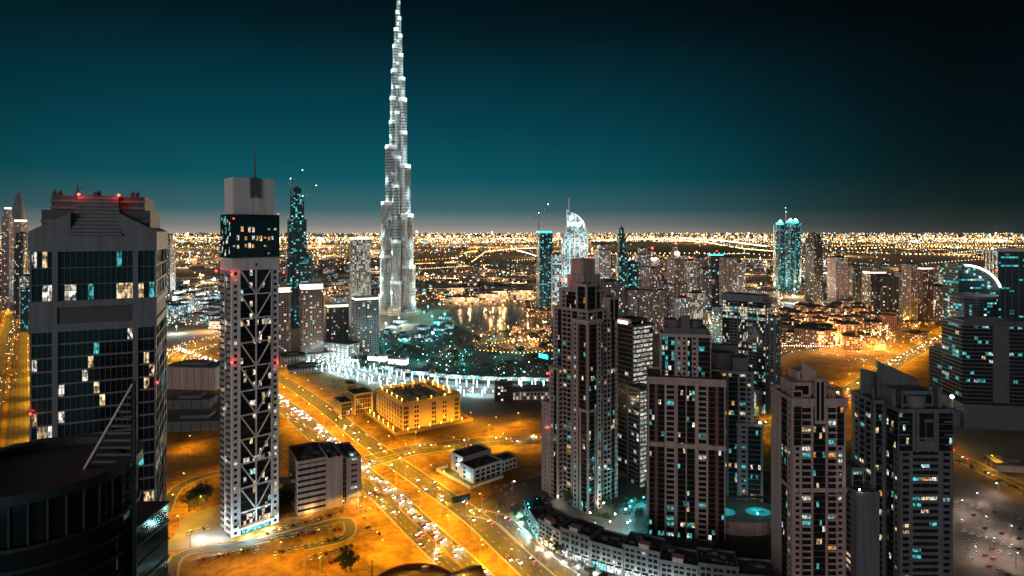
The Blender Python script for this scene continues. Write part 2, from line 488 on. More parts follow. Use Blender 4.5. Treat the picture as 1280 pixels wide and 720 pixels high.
class Tower:
    def __init__(s, name, label, cat, loc, rot=0.0, group=None, wall='pale', glass='glass', brown='brown', balc=None, roof='roof', lit=.15,
                 pal=(('lit_warm', 4), ('lit_white', 4), ('lit_teal', 3), ('lit_cool', 2))):
        s.root = thing(name, label, cat, (loc[0], loc[1], loc[2] if len(loc) > 2 else 0), rot, group)
        s.rot, s.loc = rot, loc
        s.mats = {'wall': wall, 'pilaster': brown, 'glazing': glass, 'roof': roof, 'crown': wall}
        s.balc = balc or wall
        s.parts = {}
        s.wins, s.balcs = [], []
        s.floor = {}
        s.lit, s.pal = lit, pal
        s.rn = random.Random(name + label)
    def mb(s, part):
        return s.parts.setdefault(part, MB())
    def pick(s, lit=None, boost=1.0):
        lit = s.lit if lit is None else lit
        if s.rn.random() > (lit if lit > .4 else lit * boost):
            return 'pane'
        return s.rn.choices([p[0] for p in s.pal], [p[1] for p in s.pal])[0]
    def block(s, x0, x1, y0, y1, z0, z1, fh=3.6, F=None, R=None, B=None, L=None, lit=None, inset=.4, roof=True, cornice=True, zbase=None, parapet=1.3):
        core = s.mb('glazing')
        core.box(x0 + inset, x1 - inset, y0 + inset, y1 - inset, z0, z1 - .3)
        simple = [('P', 1), ('W', 2), ('P', 1), ('W', 2), ('P', 1)]
        for side, spec in (('F', F), ('R', R), ('B', B), ('L', L)):
            s.side(side, x0, x1, y0, y1, z0, z1, fh, spec or simple, lit, inset)
        if roof:
            r = s.mb('roof#%d' % len(s.parts))
            r.box(x0 + .3, x1 - .3, y0 + .3, y1 - .3, z1 - .299, z1 + .1)
            w = s.mb('wall')
            e = .35 if cornice else 0
            if (x1 - x0) * (y1 - y0) > 80:
                for _ in range(6):
                    ux, uy = s.rn.uniform(x0 + 1.5, x1 - 4), s.rn.uniform(y0 + 1.5, y1 - 4)
                    ub = MB()
                    ub.box(ux, ux + s.rn.uniform(1.2, 2.6), uy, uy + s.rn.uniform(1, 2.2), z1 + .101, z1 + s.rn.uniform(.9, 2.2))
                    ub.build('roof_unit', M['dmetal'], s.root)
            t = .5
            zt, zb = z1 + parapet, z1 - (.9 if cornice else .298)
            w.box(x0 - e, x1 + e, y0 - e, y0 + t - .201, zb, zt)
            w.box(x0 - e, x1 + e, y1 - t + .201, y1 + e, zb, zt)
            w.box(x0 - e, x0 + t - .201, y0 + t - .2, y1 - t + .2, zb, zt)
            w.box(x1 - t + .201, x1 + e, y0 + t - .2, y1 - t + .2, zb, zt)
    def side(s, side, x0, x1, y0, y1, z0, z1, fh, spec, lit, inset):
        W, D = x1 - x0, y1 - y0
        if side in 'FB':
            a, b = 0.0, W
        else:
            a, b = inset, D - inset
        tot = sum(q[1] for q in spec)
        sc_ = (b - a) / tot
        def put(part, s0, s1, d0, d1, za, zb):
            m = s.mb(part)
            if side == 'F': m.box(x0 + s0, x0 + s1, y0 - d1, y0 - d0, za, zb)
            elif side == 'B': m.box(x1 - s1, x1 - s0, y1 + d0, y1 + d1, za, zb)
            elif side == 'R': m.box(x1 + d0, x1 + d1, y0 + s0, y0 + s1, za, zb)
            else: m.box(x0 - d1, x0 - d0, y1 - s1, y1 - s0, za, zb)
        def pt(sm, d, z):
            if side == 'F': return (x0 + sm, y0 - d, z)
            if side == 'B': return (x1 - sm, y1 + d, z)
            if side == 'R': return (x1 + d, y0 + sm, z)
            return (x0 - d, y1 - sm, z)
        nf = max(1, round((z1 - z0) / fh))
        h = (z1 - z0) / nf
        boost = [s.floor.setdefault((round(z0), k), 3.6 if s.rn.random() < .13 else .65) for k in range(nf)]
        p = a
        for bi, q in enumerate(spec):
            t, wd = q[0], q[1] * sc_
            pil = 'pilaster#%s%d_%d_%d_%d' % (side, bi, round(x0), round(y0), round(z0))
            opt = q[2] if len(q) > 2 else {}
            s0, s1 = p, p + wd
            p = s1
            li = opt.get('lit', lit)
            if t == 'P':
                put('wall', s0, s1, -inset, opt.get('d', 0), z0, z1)
                continue
            if t == 'Q':
                put(pil, s0, s1, -inset, opt.get('d', 0), z0, z1)
                continue
            if t == 'W':
                n = max(1, opt.get('n', max(1, round(wd / 4.2))))
                cw = wd / n
                mg = cw * opt.get('mg', .24)
                wh = h * opt.get('wh', .52)
                sill = h * opt.get('sill', .27)
                put('wall', s0, s0 + mg, -inset, 0, z0, z1)
                put('wall', s1 - mg, s1, -inset, 0, z0, z1)
                for i in range(1, n):
                    put('wall', s0 + cw * i - mg, s0 + cw * i + mg, -inset, 0, z0, z1)
                for i in range(n):
                    u0, u1 = s0 + cw * i + mg, s0 + cw * (i + 1) - mg
                    for k in range(nf):
                        zb = z0 + k * h
                        put('wall', u0, u1, -inset, -.002, zb, zb + sill)
                        put('wall', u0, u1, -inset, -.002, zb + sill + wh, zb + h)
                        s.wins.append((pt((u0 + u1) / 2, -inset + .07, zb + sill + wh / 2), side, u1 - u0, wh, s.pick(li, boost[k])))
            elif t == 'G':
                n = max(1, opt.get('n2', max(1, round(wd / 1.9))))
                cw = wd / n
                sp = opt.get('sp', .5)
                part = pil if opt.get('brown') else 'wall'
                for i in range(n + 1):
                    c = s0 + cw * i
                    lo, hi = max(s0, c - .12), min(s1, c + .12)
                    put(part if opt.get('mull', 1) else 'glazing', lo, hi, -inset, -.12, z0, z1)
                for k in range(nf):
                    zb = z0 + k * h
                    put(part, s0, s1, -inset, -.18, zb, zb + sp)
                    for i in range(n):
                        s.wins.append((pt(s0 + cw * (i + .5), -inset + .07, zb + sp + (h - sp) / 2), side, cw - .3, h - sp - .1, s.pick(li, boost[k])))
            elif t == 'S':      # a strip window with a deep spandrel
                sp = h * opt.get('sp', .42)
                n = max(1, opt.get('n', max(1, round(wd / 3.2))))
                cw = wd / n
                for k in range(nf):
                    zb = z0 + k * h
                    put('wall', s0, s1, -inset, opt.get('d', -.01), zb, zb + sp)
                    for i in range(n):
                        s.wins.append((pt(s0 + cw * (i + .5), -inset + .07, zb + sp + (h - sp) / 2), side, cw - .12, h - sp - .1, s.pick(li, boost[k])))
                for i in range(1, n):
                    put('wall', s0 + cw * i - .05, s0 + cw * i + .05, -inset, -.2, z0, z1)
            elif t == 'B':
                n = max(1, opt.get('n', 1))
                cw = wd / n
                for i in range(n + 1):
                    c = s0 + cw * i
                    lo, hi = max(s0, c - .3), min(s1, c + .3)
                    put('wall', lo, hi, -inset, .35, z0, z1)
                for i in range(n):
                    for k in range(nf):
                        zb = z0 + k * h
                        s.wins.append((pt(s0 + cw * (i + .5), -inset + .07, zb + h * .52), side, cw - .7, h * .62, s.pick(li, boost[k])))
                        s.balcs.append((pt(s0 + cw * (i + .5), -inset, zb), side, cw - .65))
    def finish(s, nwin=100, nbal=100, dp=1.7):
        names = {'glazing': 'glass_core', 'pilaster': 'cladding'}
        for part, b in s.parts.items():
            if b.f:
                part = part.split('#')[0]
                k = s.mats.get(part, part)
                b.build(names.get(part, part), M[k] if isinstance(k, str) else k, s.root)
        ca, sa = math.cos(s.rot), math.sin(s.rot)
        def score(p, side, area):
            wx, wy = s.loc[0] + p[0] * ca - p[1] * sa, s.loc[1] + p[0] * sa + p[1] * ca
            nx, ny = SIDE_N[side]
            nx, ny = nx * ca - ny * sa, nx * sa + ny * ca
            z = p[2] + (s.loc[2] if len(s.loc) > 2 else 0)
            d2 = wx * wx + wy * wy + (H - z) ** 2
            c = -(nx * wx + ny * wy) / math.sqrt(d2)
            if wy < 5: return -1
            u, v = 640 + F * wx / wy, 290 + F * (H - z) / wy
            if not (0 < u < 1280 and 0 < v < 720): return -1
            return c * area / d2
        def spread(rows, n, make, rest, nm):
            rows = sorted(rows, key=lambda r: -r[0])
            for r in rows[:n]:
                make(r)
            if rows[n:]:
                rest(rows[n:])
        def mk_win(r):
            _, p, side, w, h, key = r
            link('window', pane_mesh(w, h, key), s.root, p, SIDE_ROT[side])
        def rest_win(rows):
            keys = sorted({r[5] for r in rows})
            b = MB()
            for _, p, side, w, h, key in rows:
                w2, h2 = w / 2, h / 2
                c, q = math.cos(SIDE_ROT[side]), math.sin(SIDE_ROT[side])
                x, y, z = p
                ax, ay = x - w2 * c, y - w2 * q
                bx, by = x + w2 * c, y + w2 * q
                b.quad((ax, ay, z - h2), (bx, by, z - h2), (bx, by, z + h2), (ax, ay, z + h2), keys.index(key))
            tag(b.build('window', [M[k] for k in keys], s.root), kind='stuff')
        spread([(score(p, sd, w * h), p, sd, w, h, k) for p, sd, w, h, k in s.wins], nwin, mk_win, rest_win, 'window')
        def mk_bal(r):
            _, p, side, w = r
            link('balcony', balcony_mesh(w, dp, s.balc), s.root, p, SIDE_ROT[side])
        def rest_bal(rows):
            b = MB()
            for _, p, side, w in rows:
                src = balcony_mesh(w, dp, s.balc)
                c, q = math.cos(SIDE_ROT[side]), math.sin(SIDE_ROT[side])
                i = len(b.v)
                b.v += [(p[0] + v.co.x * c - v.co.y * q, p[1] + v.co.x * q + v.co.y * c, p[2] + v.co.z) for v in src.vertices]
                for f in src.polygons:
                    b.f.append(tuple(i + k for k in f.vertices))
                    b.m.append(0)
                    b.uv += [(0, 0)] * len(f.vertices)
            tag(b.build('balcony', M[s.balc], s.root), kind='stuff')
        if s.balcs:
            spread([(score(p, sd, w), p, sd, w) for p, sd, w in s.balcs], nbal, mk_bal, rest_bal, 'balcony')
        return s.root
RED = {}
def beacon(root, loc, r=.8, power=0, name='warning_light'):
    if r not in RED:
        b = MB()
        b.ball((0, 0, 0), r, n=8, rings=6)
        RED[r] = b.mesh(name, M['b_red'])
    o = link(name, RED[r], root, loc)
    if power:
        lamp(root, (loc[0], loc[1] - r - .5, loc[2] + .3), power, (1, .05, .03), .3, 'red_glow')
    return o

# ------------------------------------------------------------------ ground, water, roads
def sheet(name, pts, z, mat, pixels=True, kind='structure'):
    b = MB()
    w = [G(*p) if pixels else p for p in pts]
    a = sum(w[i][0] * w[(i + 1) % len(w)][1] - w[(i + 1) % len(w)][0] * w[i][1] for i in range(len(w)))
    if a < 0: w.reverse()
    b.v = [(x, y, z) for x, y in w]
    b.f = [tuple(range(len(w)))]
    b.m = [0]
    b.uv = [(x, y) for x, y in w]
    return tag(b.build(name, M[mat]), kind=kind)
def smooth(pts, step=8.0):
    out = []
    n = len(pts)
    for i in range(n - 1):
        p0, p1, p2, p3 = pts[max(0, i - 1)], pts[i], pts[i + 1], pts[min(n - 1, i + 2)]
        L = math.dist(p1, p2)
        k = max(2, int(L / step))
        for j in range(k):
            t = j / k
            out.append(tuple(.5 * (2 * b + (c - a) * t + (2 * a - 5 * b + 4 * c - d) * t * t + (3 * b - a - 3 * c + d) * t ** 3)
                             for a, b, c, d in zip(p0, p1, p2, p3)))
    out.append(pts[-1])
    return out
def walk(line, spacing, off=0.0, start=0.0):
    """(x, y, heading) every SPACING metres along the polyline, shifted OFF metres to its right side."""
    out, need = [], start
    for a, b in zip(line, line[1:]):
        L = math.dist(a, b)
        if L < 1e-6: continue
        dx, dy = (b[0] - a[0]) / L, (b[1] - a[1]) / L
        while need <= L:
            out.append((a[0] + dx * need + dy * off, a[1] + dy * need - dx * off, math.atan2(dy, dx)))
            need += spacing
        need -= L
    return out
def ribbon(b, line, o0, o1, z, m=0):
    pr = None
    for i, p in enumerate(line):
        a, c = line[max(0, i - 1)], line[min(len(line) - 1, i + 1)]
        L = math.dist(a, c) or 1
        dx, dy = (c[0] - a[0]) / L, (c[1] - a[1]) / L
        cur = ((p[0] + dy * o0, p[1] - dx * o0, z), (p[0] + dy * o1, p[1] - dx * o1, z))
        if pr: b.quad(pr[0], pr[1], cur[1], cur[0], m)
        pr = cur
def curb(b, line, o0, o1, z0, z1):
    ribbon(b, line, o0, o1, z1)
    pr = None
    for i, p in enumerate(line):
        a, c = line[max(0, i - 1)], line[min(len(line) - 1, i + 1)]
        L = math.dist(a, c) or 1
        dx, dy = (c[0] - a[0]) / L, (c[1] - a[1]) / L
        cur = [(p[0] + dy * o, p[1] - dx * o) for o in (o0, o1)]
        if pr:
            for q0, q1 in zip(pr, cur):
                b.quad((*q0, z0), (*q1, z0), (*q1, z1), (*q0, z1))
        pr = cur
ROADS = {}
def road(key, px, width, z, lanes=2, median=0.0, name='road', kerb=True, marks=True, pixels=True):
    line = smooth([G(*p) if pixels else p for p in px])
    ROADS[key] = line
    b = MB()
    ribbon(b, line, -width / 2, width / 2, z)
    tag(b.build(name, M['asphalt']), kind='structure')
    if kerb:
        k = MB()
        for o in (-width / 2 - .5, width / 2):
            curb(k, line, o, o + .5, z - .02, z + .12)
        tag(k.build('kerb', M['kerb']), kind='structure')
    if median:
        k = MB()
        curb(k, line, -median / 2, median / 2, z - .02, z + .14)
        tag(k.build('road_median', M['sand']), kind='structure')
    if marks:
        k = MB()
        for sgn in (-1, 1):
            e = sgn * (width / 2 - .5)
            ribbon(k, line, e - .12, e + .12, z + .006)
            half = (width - median) / 2
            for j in range(1, lanes):
                o = sgn * (median / 2 + half * j / lanes)
                for x, y, a in walk(line, 9, o):
                    dx, dy = math.cos(a), math.sin(a)
                    k.quad((x - dy * .1, y + dx * .1, z + .007), (x + dy * .1, y - dx * .1, z + .007),
                           (x + dx * 3 + dy * .1, y + dy * 3 - dx * .1, z + .007), (x + dx * 3 - dy * .1, y + dy * 3 + dx * .1, z + .007))
        tag(k.build('road_markings', M['paint']), kind='structure')
    return line

gb = MB()
gb.quad((-60000, -300, 0), (60000, -300, 0), (60000, 90000, 0), (-60000, 90000, 0))
tag(gb.build('ground', M['earth']), kind='structure')
sheet('sand_lot', [(150, 800), (150, 620), (205, 500), (280, 478), (345, 455), (420, 470), (480, 520), (560, 545), (690, 520), (705, 600), (600, 628), (660, 690), (720, 760), (700, 900), (400, 900)], .03, 'sand')
sheet('sand_field', [(700, 600), (690, 500), (800, 495), (960, 470), (1010, 440), (1130, 425), (1200, 398), (1290, 380), (1290, 425), (1195, 470), (1130, 560), (1000, 590), (850, 600)], .03, 'sand')
sheet('sand_lot', [(0, 620), (0, 388), (36, 388), (60, 420), (80, 560), (60, 620)], .03, 'sand')
sheet('verge', [(590, 648), (640, 695), (690, 742), (760, 830), (900, 800), (850, 772), (745, 742), (690, 708), (650, 670), (622, 650)], .025, 'sand')
sheet('car_park_ground', [(1150, 720), (1170, 590), (1230, 605), (1290, 640), (1290, 760), (1150, 760)], .05, 'lot')
sheet('court_paving', [(655, 648), (700, 600), (960, 590), (1150, 590), (1150, 720), (1200, 800), (850, 776), (745, 741), (690, 706), (652, 670)], .05, 'court')
sheet('boulevard_paving', [(378, 440), (430, 452), (500, 470), (600, 480), (705, 480), (705, 499), (600, 498), (500, 486), (420, 470), (375, 454)], .055, 'paving')
sheet('dark_lot', [(588, 634), (640, 604), (690, 590), (700, 625), (672, 634), (625, 643)], .06, 'asphalt')
sheet('park_lawn', [(420, 452), (480, 420), (560, 402), (640, 440), (700, 440), (700, 490), (560, 488), (470, 478)], .05, 'park')
sheet('park_lawn', [(500, 330), (700, 318), (940, 300), (1010, 318), (800, 332)], .1, 'park')
sheet('lake', [(556, 394), (572, 387), (600, 384), (650, 384), (672, 390), (690, 400), (690, 410), (640, 413), (605, 414), (578, 408)], .3, 'water')
sheet('plaza', [(205, 690), (232, 645), (272, 632), (300, 655), (290, 676), (240, 684)], .06, 'paving')

main_l = road('main', [(215, 436), (280, 460), (345, 500), (390, 537), (440, 583), (480, 617), (530, 665), (590, 722), (680, 820)], 24, .055, 3, 2.0, 'avenue')
second_l = road('second', [(300, 452), (345, 470), (400, 505), (450, 545), (500, 582), (545, 613), (590, 645), (640, 690), (690, 738), (760, 820)], 18, .05, 2, 0, 'road')
cross_l = road('cross', [(436, 583), (470, 574), (520, 562), (600, 553), (680, 549), (800, 546), (900, 541), (960, 532), (1010, 512), (1060, 490), (1120, 453), (1190, 416), (1240, 394)], 26, .06, 3, 2.5, 'highway')
loop_l = road('loop', [(212, 740), (216, 705), (235, 690), (300, 681), (370, 665), (425, 650), (437, 655), (436, 668), (420, 676), (380, 684)], 8, .052, 1, 0, 'access_road')
ring_l = road('ring', [(206, 640), (222, 610), (260, 594), (300, 590), (350, 600)], 9, .051, 1, 0, 'access_road')
strip_l = road('strip', [(588, 640), (625, 648), (650, 668), (690, 705), (745, 738), (850, 765), (1000, 790)], 12, .057, 2, 0, 'street')
boul_l = road('boulevard', [(380, 447), (430, 462), (480, 475), (540, 485), (610, 489), (700, 489)], 30, .06, 3, 4, 'boulevard')
right_l = road('right', [(1100, 548), (1185, 568), (1240, 592), (1300, 622), (1400, 680)], 16, .06, 2, 2, 'road')
left_l = road('left', [(-40, 760), (2, 560), (14, 440), (26, 385), (40, 350)], 44, .06, 5, 4, 'highway')
curve_l = road('curve', [(200, 456), (215, 440), (240, 428), (275, 420), (320, 412)], 24, .07, 3, 2, 'ramp')
curve2_l = road('curve2', [(232, 456), (238, 444), (255, 436), (290, 428)], 14, .075, 2, 0, 'ramp')
white_l = road('white', [(880, 455), (905, 432), (935, 414), (925, 398), (890, 385)], 30, .06, 3, 3, 'street')
west_l = road('westlink', [(940, 470), (985, 440), (1030, 441), (1080, 451), (1125, 455)], 12, .055, 2, 0, 'street')
# ------------------------------------------------------------------ the tall tower beside the viewer (grey frame, red lights on its crown)
a25 = rad(25)
t = Tower('office_tower', 'nearest dark grey tower with ribbed crown and two red lights, half hidden by a sail', 'tower', (-124.6 - 35.5 * math.cos(a25), 210 - 35.5 * math.sin(a25)), a25,
          wall='frame', lit=.11, pal=(('lit_white', 5), ('lit_warm', 4), ('lit_teal', 2)))
Wd, Dp = 35.5, 38
FF = [('P', .5), ('S', 5.5, {'n': 4, 'sp': .13, 'd': .1}), ('P', 1.6, {'d': .5}), ('S', 21.0, {'n': 13, 'sp': .13, 'd': .1}), ('P', 1.6, {'d': .5}), ('S', 4.8, {'n': 3, 'sp': .13, 'd': .1}), ('P', .5)]
SS = [('P', 1), ('S', 8, {'n': 4, 'sp': .13, 'lit': .3}), ('P', 1.5), ('S', 17, {'n': 8, 'sp': .13}), ('P', 1.5), ('S', 8, {'n': 4, 'sp': .13}), ('P', 1)]
t.block(0, Wd, 0, Dp, 0, 172, 4.4, F=FF, R=SS, L=SS, B=SS, roof=False)
w = t.mb('wall')
w.box(-.3, Wd + .3, -.5, Dp + .3, 172.001, 174.6)
t.mb('spandrel').box(.4, Wd - .4, .1, Dp - .4, 174.601, 180)
for x0, x1 in ((-.2, 7.4), (28.6, Wd + .2)):
    w.box(x0, x1, -.3, .09, 174.602, 179.999)
w.box(-.3, Wd + .3, -.5, Dp + .3, 180.001, 182)
t.mats['spandrel'] = 'dgrey'
t.block(0, Wd, 0, Dp, 182.001, 198.5, 5.5, F=[(q[0], q[1], {**(q[2] if len(q) > 2 else {}), 'lit': .11, 'sp': .04}) for q in FF], R=SS, L=SS, B=SS, roof=False)
w.box(-.3, Wd + .3, -.6, Dp + .3, 198.501, 203.8)
# crown: gabled shoulders, ribbed middle
cr = t.mb('crown')
cr.prism([(-.2, -.4), (11, -.4), (11, Dp), (-.2, Dp)], 203.801, [205.2, 211.5, 211.5, 205.2])
cr.prism([(24.5, -.4), (Wd + .2, -.4), (Wd + .2, Dp), (24.5, Dp)], 203.801, [211.5, 205.2, 205.2, 211.5])
t.mb('crown_core').box(2.2, 33.3, 4, Dp - 2, 203.9, 212.5)
t.mb('crown_core').box(4.2, 31.3, 7, Dp - 3, 212.501, 217.5)
t.mats['crown_core'] = 'dgrey'
for k in range(11):
    z0 = 203.85 + k * 1.25
    e = k * .16
    cr.box(10.2 + e, 25.3 - e, -1.2 + k * .62, 9, z0, z0 + .8)
    t.mb('crown_core').box(10.6 + e, 24.9 - e, -.7 + k * .62, 8.9, z0 + .801, z0 + 1.249)
for k in range(5):
    cr.box(2 + (k > 1) * 2, 33.5 - (k > 1) * 2, 3.6 + (k > 1) * 2.9, 3.99 + (k > 1) * 2.9, 206 + k * 2.3, 206.9 + k * 2.3)
ant = MB()
ant.tube((10.5, 12, 217.5), (10.5, 12, 221.5), .22)
ant.tube((10.5, 12, 219.5), (12.8, 12, 221), .12)
ant.tube((9.6, 12, 217.6), (10.5, 12, 221.3), .12)
ant.tube((11.4, 12, 217.6), (10.5, 12, 221.3), .12)
ant.build('antenna_mast', M['dmetal'], t.root)
for x in (12.3, 23.8):
    beacon(t.root, (x, 4.6, 217.8), .45, 700)
for x, y in ((5, 8), (6.5, 8.5), (16.5, 8), (17.5, 9), (27.5, 8.2), (29, 8.6)):
    q = MB()
    q.box(x - .6, x + .6, y - .5, y + .5, 217.45, 218.9)
    q.tube((x, y, 218.9), (x, y, 219.6), .3)
    q.build('roof_unit', M['dmetal'], t.root)
beacon(t.root, (Wd + .5, -.8, 152.5), .3, 150)
beacon(t.root, (.4, -.8, 146), .3, 150)
t.finish(100)

# the dark building with a roof ring below it, and its louvred sail
rb = thing('round_tower', 'dark round tower with an open ring on its roof and dim teal windows', 'tower', (-103, 132, 0))
def circ(r, n=48, cx=0, cy=0, ph=0): return [(cx + r * math.cos(2 * math.pi * k / n + ph), cy + r * math.sin(2 * math.pi * k / n + ph)) for k in range(n)]
b = MB(); b.prism(circ(17.6), 0, 144); b.build('drum', M['glass'], rb)
b = MB()
for k in range(34):
    z = 144 - k * 4.2
    b.prism(circ(18.2), z - .7, z)
b.build('floor_band', M['black'], rb)
b = MB(); ro, ri = circ(18.6), circ(15.8)
for z0, z1 in ((152.5, 154.5),):
    for k in range(48):
        j = (k + 1) % 48
        b.quad((*ro[k], z0), (*ro[j], z0), (*ro[j], z1), (*ro[k], z1)); b.quad((*ri[j], z0), (*ri[k], z0), (*ri[k], z1), (*ri[j], z1))
        b.quad((*ro[k], z1), (*ro[j], z1), (*ri[j], z1), (*ri[k], z1)); b.quad((*ro[j], z0), (*ro[k], z0), (*ri[k], z0), (*ri[j], z0))
b.build('roof_ring', M['black'], rb)
for k in range(36):
    an = 2 * math.pi * k / 36
    q = MB(); c, s_ = math.cos(an), math.sin(an)
    q.tube((17.3 * c, 17.3 * s_, 143.9), (17.3 * c, 17.3 * s_, 152.6), .28, n=5); q.build('ring_post', M['dmetal'], rb)
b = MB(); b.prism(circ(17.0, 48), 144.02, 152.3); b.build('upper_glazing', M['glass'], rb)
b = MB(); b.prism(circ(14.5, 40), 152.31, 152.9); b.build('roof_house', M['black'], rb)
for k in range(60):
    an = -math.pi * RN.uniform(.05, .98)
    z = RN.choice([5, 6, 7, 8, 9, 9, 10, 11, 12]) * -4.2 + 144 - 2.4
    if RN.random() < .6: continue
    link('window', pane_mesh(2.0, 2.6, RN.choice(['lit_teal', 'lit_teal', 'lit_cool'])), rb, (17.75 * math.cos(an), 17.75 * math.sin(an), z + .2), an + math.pi / 2)
sl = thing('louvred_sail', 'dark triangular louvred sail leaning against the round tower with pale front edge', 'sail', (-88.3, 133, 0))
fx = 4.6
b = MB(); b.tube((-11.3, -1.2, 143), (fx, -.6, 171.5), .34, .22, 8); b.build('front_mast', M['white'], sl)
b = MB(); b.tube((fx, 0, 100), (fx, 0, 172), .5, .4, 8); b.build('rear_mast', M['dmetal'], sl)
for k in range(17):
    z = 144.5 + k * 1.58
    f_ = (z - 143) / 28.5
    q = MB(); q.box(-11.3 + 15.9 * f_ + .6, fx - .4, -.55, .1, z, z + .5); q.build('louvre', M['dgrey'], sl)
b = MB(); b.prism([(-13, .4), (fx, .4), (fx, 13), (-13, 13)], 70, 139); b.build('service_block', M['glass'], sl)
for k in range(14):
    z = 139.0 - k * 4.4
    q = MB(); q.box(-13.2, fx + .3, .1, 13.2, z, z + .45); q.build('ledge', M['black'], sl)
for x, z, k in ((-5, 136.4, 'lit_teal'), (-2.4, 136.4, 'lit_teal'), (-7.5, 132, 'lit_cool'), (1.4, 136.4, 'lit_teal'), (-11, 127.6, 'lit_teal'), (-8.5, 127.6, 'lit_teal'), (-6, 127.6, 'lit_teal')):
    link('window', pane_mesh(2.3, 2.2, k), sl, (x, .33, z), 0)
b = MB(); b.tube((-21, -8, 112), (-24, -11, 128), 1.2, 1.0, 10); b.ball((-24, -11, 129), 1.6, n=10, rings=6); b.build('vent_stack', M['dmetal'], sl)

# ------------------------------------------------------------------ truss tower
a47 = rad(44)
t = Tower('braced_tower', 'slender pale tower with crossed bracing over dark glass and a plain crown with spire', 'tower', (-187.6, 402), a47, wall='white', lit=.15,
          pal=(('lit_white', 6), ('lit_warm', 4), ('lit_cool', 2)))
W, D = 31.6, 22
pier = ('W', 4.6, {'n': 1, 'mg': .28, 'wh': .5, 'lit': .2})
t.block(0, W, 0, D, 0, 179, 4.26, F=[pier, ('P', .7, {'d': .5}), ('G', 10.2, {'n': 5, 'sp': .35, 'brown': 1, 'mull': 0}), ('G', 10.2, {'n': 5, 'sp': .35, 'brown': 1, 'mull': 0}), ('P', .7, {'d': .5}), pier],
        L=[('P', 1), ('B', 7, {'n': 2, 'lit': .3}), ('G', 6, {'n': 2}), ('B', 6, {'n': 2, 'lit': .3}), ('P', 1.4)], roof=False)
t.mats['pilaster'] = 'dmetal'
t.balc = 'dgrey'
w = t.mb('wall')
w.box(-.2, W + .2, -.6, D + .1, 179.001, 186)
xl, xr, xm = 5.6, W - 5.6, W / 2
for k in range(11):
    z = 179 - (k + 1) * 16.4
    if z < 0: break
    q = MB(); q.box(xl, xr, -.95, .1, z - .45, z + .45); q.build('cross_beam', M['white'], t.root)
    for xa, xb in ((xl + .2, xm - .5), (xr - .2, xm + .5)):
        q = MB(); q.tube((xa, -.5, z + 15.9), (xb, -.5, z + .5), .5, n=6); q.build('brace', M['white'], t.root)
q = MB(); q.box(xm - .38, xm + .38, -.9, .1, 5, 179); q.build('centre_post', M['white'], t.root)
g = t.mb('glass_lantern'); g.box(-.6, W + .4, 0, D - 1, 187.5, 217)
t.mats['glass_lantern'] = 'glass'
w.box(.6, W - .6, .6, D - 1.6, 186.001, 187.499)
for k in range(13):
    x = -.6 + (W + 1) * k / 12
    t.mb('lantern_mullion').box(x - .12, x + .12, -.12, -.001, 187.5, 217)
for z in (192.5, 198, 203.5, 210.5):
    t.mb('lantern_mullion').box(-.5, W + .3, -.16, -.002, z, z + .3)
t.mats['lantern_mullion'] = 'dmetal'
for k in range(46):
    x = RN.choice([1.5, 4, 6.5, 9, 11.5, 14, 14, 14, 16.5, 19, 22, 24.5, 27, 29]); z = RN.choice([190.3, 195.3, 200.8, 200.8, 207, 207])
    t.wins.append(((x, -.06, z + RN.uniform(-.5, .5)), 'F', 1.7, RN.choice([1.2, 2.4, 3.4]), RN.choice(['lit_warm', 'lit_orange', 'lit_white', 'lit_cool', 'pane', 'pane'])))
for k in range(40):
    t.wins.append(((-.68, RN.uniform(1, D - 3), RN.uniform(189, 215)), 'L', 1.6, 2.2, RN.choice(['lit_teal', 'lit_cool', 'pane', 'lit_white'])))
c = t.mb('crown')
c.box(1.4, W - 2.4, 1.5, D - 3, 217.001, 242)
for k in range(12):
    c.box(1.3, W - 2.3, 1.4, 1.499, 218.2 + k * 2, 218.32 + k * 2)
sp_ = MB()
for dx in (-2.6, -1.5, 0, 1.5, 2.6):
    sp_.box(xm - .5 + dx - .5, xm - .5 + dx + .5, .3, 1.39, 231 - abs(dx), 242.5)
sp_.tube((xm - .5, .9, 242), (xm - .5, .9, 266), .95, .12, 8)
sp_.build('spire', M['grey'], t.root)
beacon(t.root, (-.4, -.8, 176.5), .6, 500); beacon(t.root, (-3, D, 178), .7, 300); beacon(t.root, (W + 3.5, 0, 176), .5, 200)
q = MB(); q.tube((W - .5, .5, 176), (W + 3.5, 0, 176), .12); q.tube((-.3, D - 2, 178), (-3, D, 178), .12); q.build('lamp_bracket', M['dmetal'], t.root)
beacon(t.root, (-.4, -.8, 118), .6, 300); beacon(t.root, (W - 1, -.8, 113), .5, 200); beacon(t.root, (W, .5, 217.8), .4, 100); beacon(t.root, (1, 0, 214), .4, 100)
sg = MB(); sg.box(xm - .5, xm + .5, -.75, -.61, 181.5, 184); sg.build('emblem', M['dmetal'], t.root)
